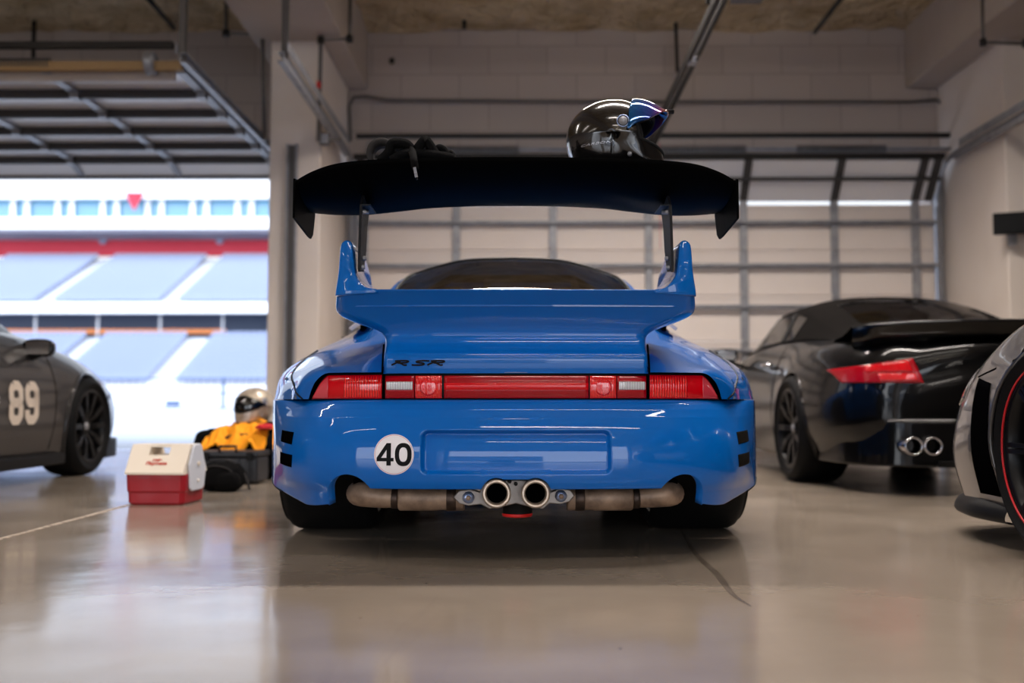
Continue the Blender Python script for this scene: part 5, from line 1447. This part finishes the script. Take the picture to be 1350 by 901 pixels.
# ================================================================== LUGGAGE HEAP
def blob(c, r, seed, amp=.12, fr_=3.5, n=40, flat=.0, sq=.8):
    q = MB(); P = []
    for i in range(n//2+1):
        ph = -PI/2+PI*i/(n//2); row = []
        for j in range(n):
            a = 2*PI*j/n
            cp, sp_ = math.cos(ph), math.sin(ph)
            d = Vector((math.copysign(abs(cp)**sq, cp)*math.copysign(abs(math.cos(a))**sq, math.cos(a)), math.copysign(abs(cp)**sq, cp)*math.copysign(abs(math.sin(a))**sq, math.sin(a)), math.copysign(abs(sp_)**sq, sp_)))
            k = 1+amp*noise.noise(d*fr_+Vector((seed, 0, 0)))+amp*.5*noise.noise(d*fr_*2.7+Vector((0, seed, 0)))
            p = (c[0]+r[0]*d.x*k, c[1]+r[1]*d.y*k, c[2]+r[2]*d.z*k)
            row.append((p[0], p[1], max(p[2], flat)))
        P.append(row)
    q.grid(np.array(P), cv=True); return q
def G(px, Y): return at(px, 560, Y).x
# hard case
hx = (G(266, 5.9)+G(340, 5.9))/2; hw = G(341, 5.9)-G(264, 5.9)
hc_ = thing('hard_case', (hx, 6.02, 0), 'ribbed black hard equipment case on the floor behind the small backpack', 'case', rotz=R(-3))
q = MB(); q.box((0, 0, .085), (hw, .24, .15)); q.build('case_body', M['case'], hc_, bevel=.018, seg=3)
q = MB(); q.box((0, 0, .178), (hw*1.03, .25, .036)); lidc = q.build('case_lid', M['case'], hc_, bevel=.012, seg=3)
q = MB()
for k in range(5): q.box((-hw/2+.05+k*(hw-.1)/4, -.122, .09), (.016, .012, .13))
q.build('rib', M['case'], hc_, bevel=.003)
q = MB(); hh = [(-.05, -.13, .19), (-.05, -.13, .225), (.05, -.13, .225), (.05, -.13, .19)]; q.tube(hh, .009, 8); q.build('handle', M['fabric2'], lidc)
for s_ in (-.13, .13): q = MB(); q.box((s_, -.13, .165), (.035, .012, .05)); q.build('latch', M['trim'], lidc, bevel=.003)
# small backpack in front
bx = G(291, 5.45)
bp_ = thing('backpack', (bx, 5.50, 0), 'small black backpack slumped on the floor right of the red cooler', 'bag')
blob((0, 0, .075), (.125, .10, .085), 3.1, .10, 3).build('bag_body', M['fabric'], bp_)
blob((.05, -.075, .055), (.07, .04, .055), 5.1, .08, 3).build('front_pocket', M['fabric'], bp_)
q = MB(); q.tube(smooth3([(-.10, -.05, .11), (-.05, -.085, .135), (.0, -.09, .14), (.06, -.085, .12), (.09, -.07, .08)]), .005, 6); q.build('zipper', M['fabric2'], bp_)
q = ribbon(smooth3([(-.10, 0, .13), (-.05, 0, .165), (.02, 0, .168), (.10, 0, .13), (.14, 0, .04), (.15, 0, .006)]), .03, .006); q.build('shoulder_strap', M['fabric2'], bp_)
# big duffel / suitcase behind
dx_ = G(335, 6.5)
du = thing('duffel_bag', (dx_, 6.42, 0), 'large black duffel bag behind the hard case, piled with clothes', 'bag')
blob((0, 0, .15), (.30, .17, .15), 9.1, .06, 2.5, 56, sq=.65).build('bag_body', M['fabric'], du)
q = MB(); q.tube(smooth3([(-.12, -.165, .17), (-.1, -.19, .26), (0, -.19, .28), (.1, -.19, .26), (.12, -.165, .17)]), .012, 8); q.build('carry_handle', M['fabric2'], du)
blob((G(282, 6.35)-dx_, -.02, .24), (.13, .11, .075), 21, .12, 3).build('side_flap', M['fabric'], du)
blob((.08, .03, .30), (.20, .12, .06), 12, .10, 3).build('top_flap', M['fabric'], du)
# shoe-like black bag left top
kt = blob((0, 0, 0), (.09, .07, .05), 31, .12, 3).build('cloth_cap', M['fabric'], None); kt.location = (G(262, 6.25), 6.2, .27); 
D.objects.remove(kt)
# yellow cloth draped over the duffel
yc = MB(); P = []
x0, x1 = G(267, 6.2), G(352, 6.2)
for i in range(34):
    row = []
    for j in range(70):
        u = j/69; v = i/33
        x = x0+(x1-x0)*u; y = 6.13+.28*v
        ridge = .25+.125*math.sin(PI*min(1, .08+u*.66))**1.0
        base_ = .195+.02*math.sin(9*u)
        z = base_+(ridge-base_)*math.sin(PI/2*v)**.8+.030*noise.noise(Vector((u*7, v*3, 1)))+.014*noise.noise(Vector((u*18, v*8, 5)))
        yy = y+.03*noise.noise(Vector((u*5, v*2, 9)))
        edge = .035*noise.noise(Vector((u*6, 0, 4)))
        row.append((x+.02*noise.noise(Vector((v*5, 0, 2))), yy, z+edge*(1-v)))
    P.append(row)
yc.grid(np.array(P)); o = yc.build('draped_cloth', M['yellow'], None, ((x0+x1)/2, 6.3, .25), solid=.012, sub=1); o.location = ((x0+x1)/2, 6.3, .25)
tag(o, 'crumpled orange-yellow garment lying over the duffel bag', 'clothing')
o = blob((0, 0, 0), (.07, .06, .03), 44, .18, 3).build('folded_garment', M['redcloth'], None); o.location = (G(351, 6.2), 6.22, .32); tag(o, 'red garment tucked beside the yellow cloth', 'clothing')
helmet('racing_helmet', (G(335, 6.45), 6.45, .345), R(-112), 'silver full-face helmet with dark visor on top of the luggage heap', M['helmet_silver'], M['visor_dark'], up=False, scale=.92)

# ================================================================== OUTSIDE
q = MB(); q.box((0, 60, -.25), (400, 99.0, .1)); 
def slab(name, x0, x1, y0, y1, z, m):
    q = MB(); q.add([(x0, y0, z), (x1, y0, z), (x1, y1, z), (x0, y1, z)], [(0, 1, 2, 3)], 0, False); return struct(name, q, m)
slab('ground_track', -160, 120, BW+.3, 160, -.02, M['ground'])
slab('ground_paddock', -60, 60, -60, YF-.3, -.02, M['ground'])
# pit wall with rail fence
pw = thing('pit_wall', (-14, 17.5, 0), 'low white pit wall with a wire fence outside the open bay', 'wall'); po = (-14, 17.5, 0)
q = MB(); q.box((-14, 17.6, .17), (26, .2, .38)); q.build('wall_base', M['st_white'], pw, po)
q = MB()
for k in range(11): q.box((-25+k*2.2, 17.55, .62), (.04, .04, .6))
q.build('post', M['fence'], pw, po)
q = MB()
for z in (.38, .64, .90): q.box((-14, 17.55, z), (26, .03, .022))
q.build('rail', M['fence'], pw, po)
q = MB(); a_, b_ = at(219, 529, 17.5), at(237, 536, 17.5); q.box(((a_.x+b_.x)/2, 17.5, (a_.z+b_.z)/2), (b_.x-a_.x, .02, a_.z-b_.z)); q.build('sign_plate', M['fence'], pw, po)
# grandstand
GX0, GX1 = -64, 10
gs = thing('grandstand', (-27, 80, 0), 'large pale grandstand across the track with a red band under the suites', 'grandstand'); go = (-27, 80, 0)
def gsb(name, y0, y1, py0, py1, Yref, m, x0=GX0, x1=GX1):
    z0, z1 = at(200, py1, Yref).z, at(200, py0, Yref).z
    q = MB(); q.box(((x0+x1)/2, (y0+y1)/2, (z0+z1)/2), (x1-x0, y1-y0, z1-z0)); return q.build(name, M[m], gs, go)
RISE0, Z0 = 78, at(200, 505, 78).z
def tier(name, Ya, za, Yb, zb, n):
    q = MB(); rows = []
    for k in range(n):
        y = Ya+(Yb-Ya)*k/n; y2 = Ya+(Yb-Ya)*(k+1)/n; z = za+(zb-za)*k/n; z2 = za+(zb-za)*(k+1)/n
        rows += [[(GX0, y, z), (GX1, y, z)], [(GX0, y2-.01, z), (GX1, y2-.01, z)]]
        rows += [[(GX0, y2, z2), (GX1, y2, z2)]] if k == n-1 else []
    q.grid(np.array(rows), smooth=False); return q.build(name, M['st_conc'], gs, go)
LZ0, LZ1 = at(200, 508, 78).z, at(200, 446, 88).z
UZ0, UZ1 = at(200, 402, 88).z, at(200, 342, 102).z
tier('lower_tier', 78, LZ0, 88, LZ1, 12); tier('upper_tier', 88, UZ0, 102, UZ1, 17)
q = MB(); q.box(((GX0+GX1)/2, 77.8, LZ0/2), (GX1-GX0, .4, LZ0)); q.build('front_wall', M['st_conc'], gs, go)
gsb('fascia_beam', 86.9, 88, 399, 413, 87, 'st_white')
gsb('concourse_back', 92, 92.3, 413, 447, 92, 'st_dark')
gsb('orange_lit_band', 91.2, 91.6, 434.5, 440, 91.4, 'st_orange', -52, -27)
for k in range(12): xk = -60+k*5.6; q = MB(); q.box((xk, 88.6, (LZ1+at(200, 413, 88).z)/2), (.16, .16, at(200, 413, 88).z-LZ1+.6)); q.build('column', M['st_conc'], gs, go)
gsb('red_wall', 103, 103.4, 309, 338, 103, 'st_red')
gsb('soffit', 98, 104, 300, 306, 98, 'st_soffit')
gsb('slab_edge', 97.5, 98, 287, 302, 97.7, 'st_white')
gsb('roof_fascia', 97.2, 98, 240, 262.5, 97.5, 'st_white')
gsb('suite_window_band', 98.6, 98.8, 260, 290, 98.6, 'st_glass')
for k in range(17):
    for dx, w_ in ((0, .5), (1.4, .5)):
        xk = -64+k*4.5+dx; q = MB(); q.box((xk, 98.3, at(200, 275, 98.3).z), (w_, .2, 2.4)); q.build('mullion', M['st_white'], gs, go)
q = MB(); p_ = at(177, 266, 97.0); q.prism([(-1.0, 1.0), (1.0, 1.0), (0, -1.0)], lambda u, v, w: (p_.x+u*.9, w, p_.z+v*.9), 96.9, 97.1); q.build('red_marker', M['st_red'], gs, go)
q = MB()
for px_ in (136, 290): p_ = at(px_, 317, 102.9); q.lathe([(0, -.05), (.42, -.05), (.42, .05), (0, .05)], Matrix.Translation((p_.x, 102.8, p_.z)) @ Matrix.Rotation(R(90), 4, 'Z'), 20)
q.build('round_sign', M['seat'], gs, go)
# seats
def seat_mesh(q, x, y, z):
    q.box((x, y+.22, z+.42), (.46, .42, .06)); q.box((x, y+.42, z+.68), (.46, .06, .5)); q.box((x, y+.30, z+.2), (.1, .1, .4))
cands = []
for (Ya, za, Yb, zb, n, ais) in ((78, LZ0, 88, LZ1, 12, 9.0), (88, UZ0, 102, UZ1, 17, 11.2)):
    for k in range(n):
        y = Ya+(Yb-Ya)*(k+.12)/n; z = za+(zb-za)*k/n
        for i in range(int((GX1-GX0)/.56)):
            x = GX0+.3+i*.56; ph = (x+200) % ais
            if ph < 1.7: continue
            px_ = 683+x*1312/y
            cands.append((x, y, z, -8 < px_ < 352, k))
vis = [c for c in cands if c[3] and c[1] < 88]
vis = sorted(vis, key=lambda c: c[1])
up_ = sorted([c for c in cands if c[3] and c[1] > 88], key=lambda c: c[1])
ind = (vis+up_)[:300]; inds = set((c[0], c[1]) for c in ind)
proto = None
for c in ind:
    if proto is None:
        q = MB(); seat_mesh(q, 0, 0, 0); proto = q.build('stadium_seat', M['seat'], None); o = proto
    else:
        o = proto.copy(); COL.objects.link(o)
    o.location = (c[0], c[1], c[2]); tag(o, 'pale tip-up seat in the front rows of the far grandstand', 'seat', 'front-row seats of the grandstand')
q = MB()
for c in cands:
    if (c[0], c[1]) in inds or not (-60 < 683+c[0]*1312/c[1] < 420): continue
    seat_mesh(q, c[0], c[1], c[2])
o = q.build('stadium_seating', M['seat'], None, (-27, 95, 8)); o.location = (-27, 95, 8)
tag(o, 'rows of pale seats filling the rest of the grandstand tiers', 'seating', kind='stuff')
# unseen trailer behind the garage, added only for reflections
t = thing('reflection_trailer', (-5, -22, 0), 'unseen white transporter added behind the garage for reflections', 'trailer')
q = MB(); q.box((0, 0, 2.2), (14, 3, 3.2)); q.build('box_body', M['st_white'], t, bevel=.05)
for x in (-5, -3.8, 4.5): q = MB(); q.lathe([(0, -.2), (.5, -.2), (.55, -.1), (.55, .1), (.5, .2), (0, .2)], Matrix.Translation((x, 1.5, .55)) @ Matrix.Rotation(R(90), 4, 'Z'), 24); q.build('wheel', M['rubber'], t)

# ================================================================== LIGHT
w = D.worlds.new('World'); SC.world = w; w.use_nodes = True; nt = w.node_tree
bg = nt.nodes['Background']
tc = nt.nodes.new('ShaderNodeTexCoord'); sx = nt.nodes.new('ShaderNodeSeparateXYZ'); nt.links.new(tc.outputs['Generated'], sx.inputs[0])
rp = nt.nodes.new('ShaderNodeValToRGB'); rp.color_ramp.elements[0].position = .0; rp.color_ramp.elements[1].position = .8
rp.color_ramp.elements[0].color = (.93, .96, 1, 1); rp.color_ramp.elements[1].color = (.66, .78, 1, 1)
nt.links.new(sx.outputs['Z'], rp.inputs['Fac']); nt.links.new(rp.outputs['Color'], bg.inputs['Color'])
# the sky is brighter on the sun's side (behind the camera)
mr = nt.nodes.new('ShaderNodeMapRange'); mr.inputs['From Min'].default_value = .5; mr.inputs['From Max'].default_value = -.6
mr.inputs['To Min'].default_value = 1.5; mr.inputs['To Max'].default_value = 7.0
nt.links.new(sx.outputs['Y'], mr.inputs['Value']); nt.links.new(mr.outputs['Result'], bg.inputs['Strength'])
def portal(x0, x1, z0, z1, y, face):
    l = D.lights.new('portal', 'AREA'); l.shape = 'RECTANGLE'; l.size = x1-x0; l.size_y = z1-z0; l.cycles.is_portal = True
    o = D.objects.new('daylight_portal', l); COL.objects.link(o); o.location = ((x0+x1)/2, y, (z0+z1)/2)
    o.rotation_euler = (R(90)*(1 if face > 0 else -1), 0, 0)
portal(LO[0], LO[1], 0, 2.75, BW+.35, -1)
for a, b in FO: portal(a, b, 0, 2.8, YF-.35, 1)
# ================================================================== CAMERA
cd = D.cameras.new('Camera'); cam = D.objects.new('Camera', cd); COL.objects.link(cam); SC.camera = cam
cam.location = (0, 0, CAMZ); cam.rotation_euler = (PI/2+TH, 0, PSI)
cd.sensor_width = 36; cd.lens = 35; cd.clip_start = .05; cd.clip_end = 500
cd.dof.use_dof = True; cd.dof.focus_distance = 3.02; cd.dof.aperture_fstop = 1.7
SC.view_settings.view_transform = 'Standard'; SC.view_settings.look = 'None'; SC.view_settings.gamma = 1
SC.view_settings.use_curve_mapping = False
SC.view_settings.exposure = -0.22
SC.cycles.use_denoising = True
try: SC.cycles.denoiser = 'OPENIMAGEDENOISE'
except Exception: pass
SC.cycles.max_bounces = 12; SC.cycles.diffuse_bounces = 5; SC.cycles.glossy_bounces = 5; SC.cycles.transparent_max_bounces = 16
SC.cycles.sample_clamp_indirect = 8; SC.cycles.caustics_reflective = False; SC.cycles.caustics_refractive = False
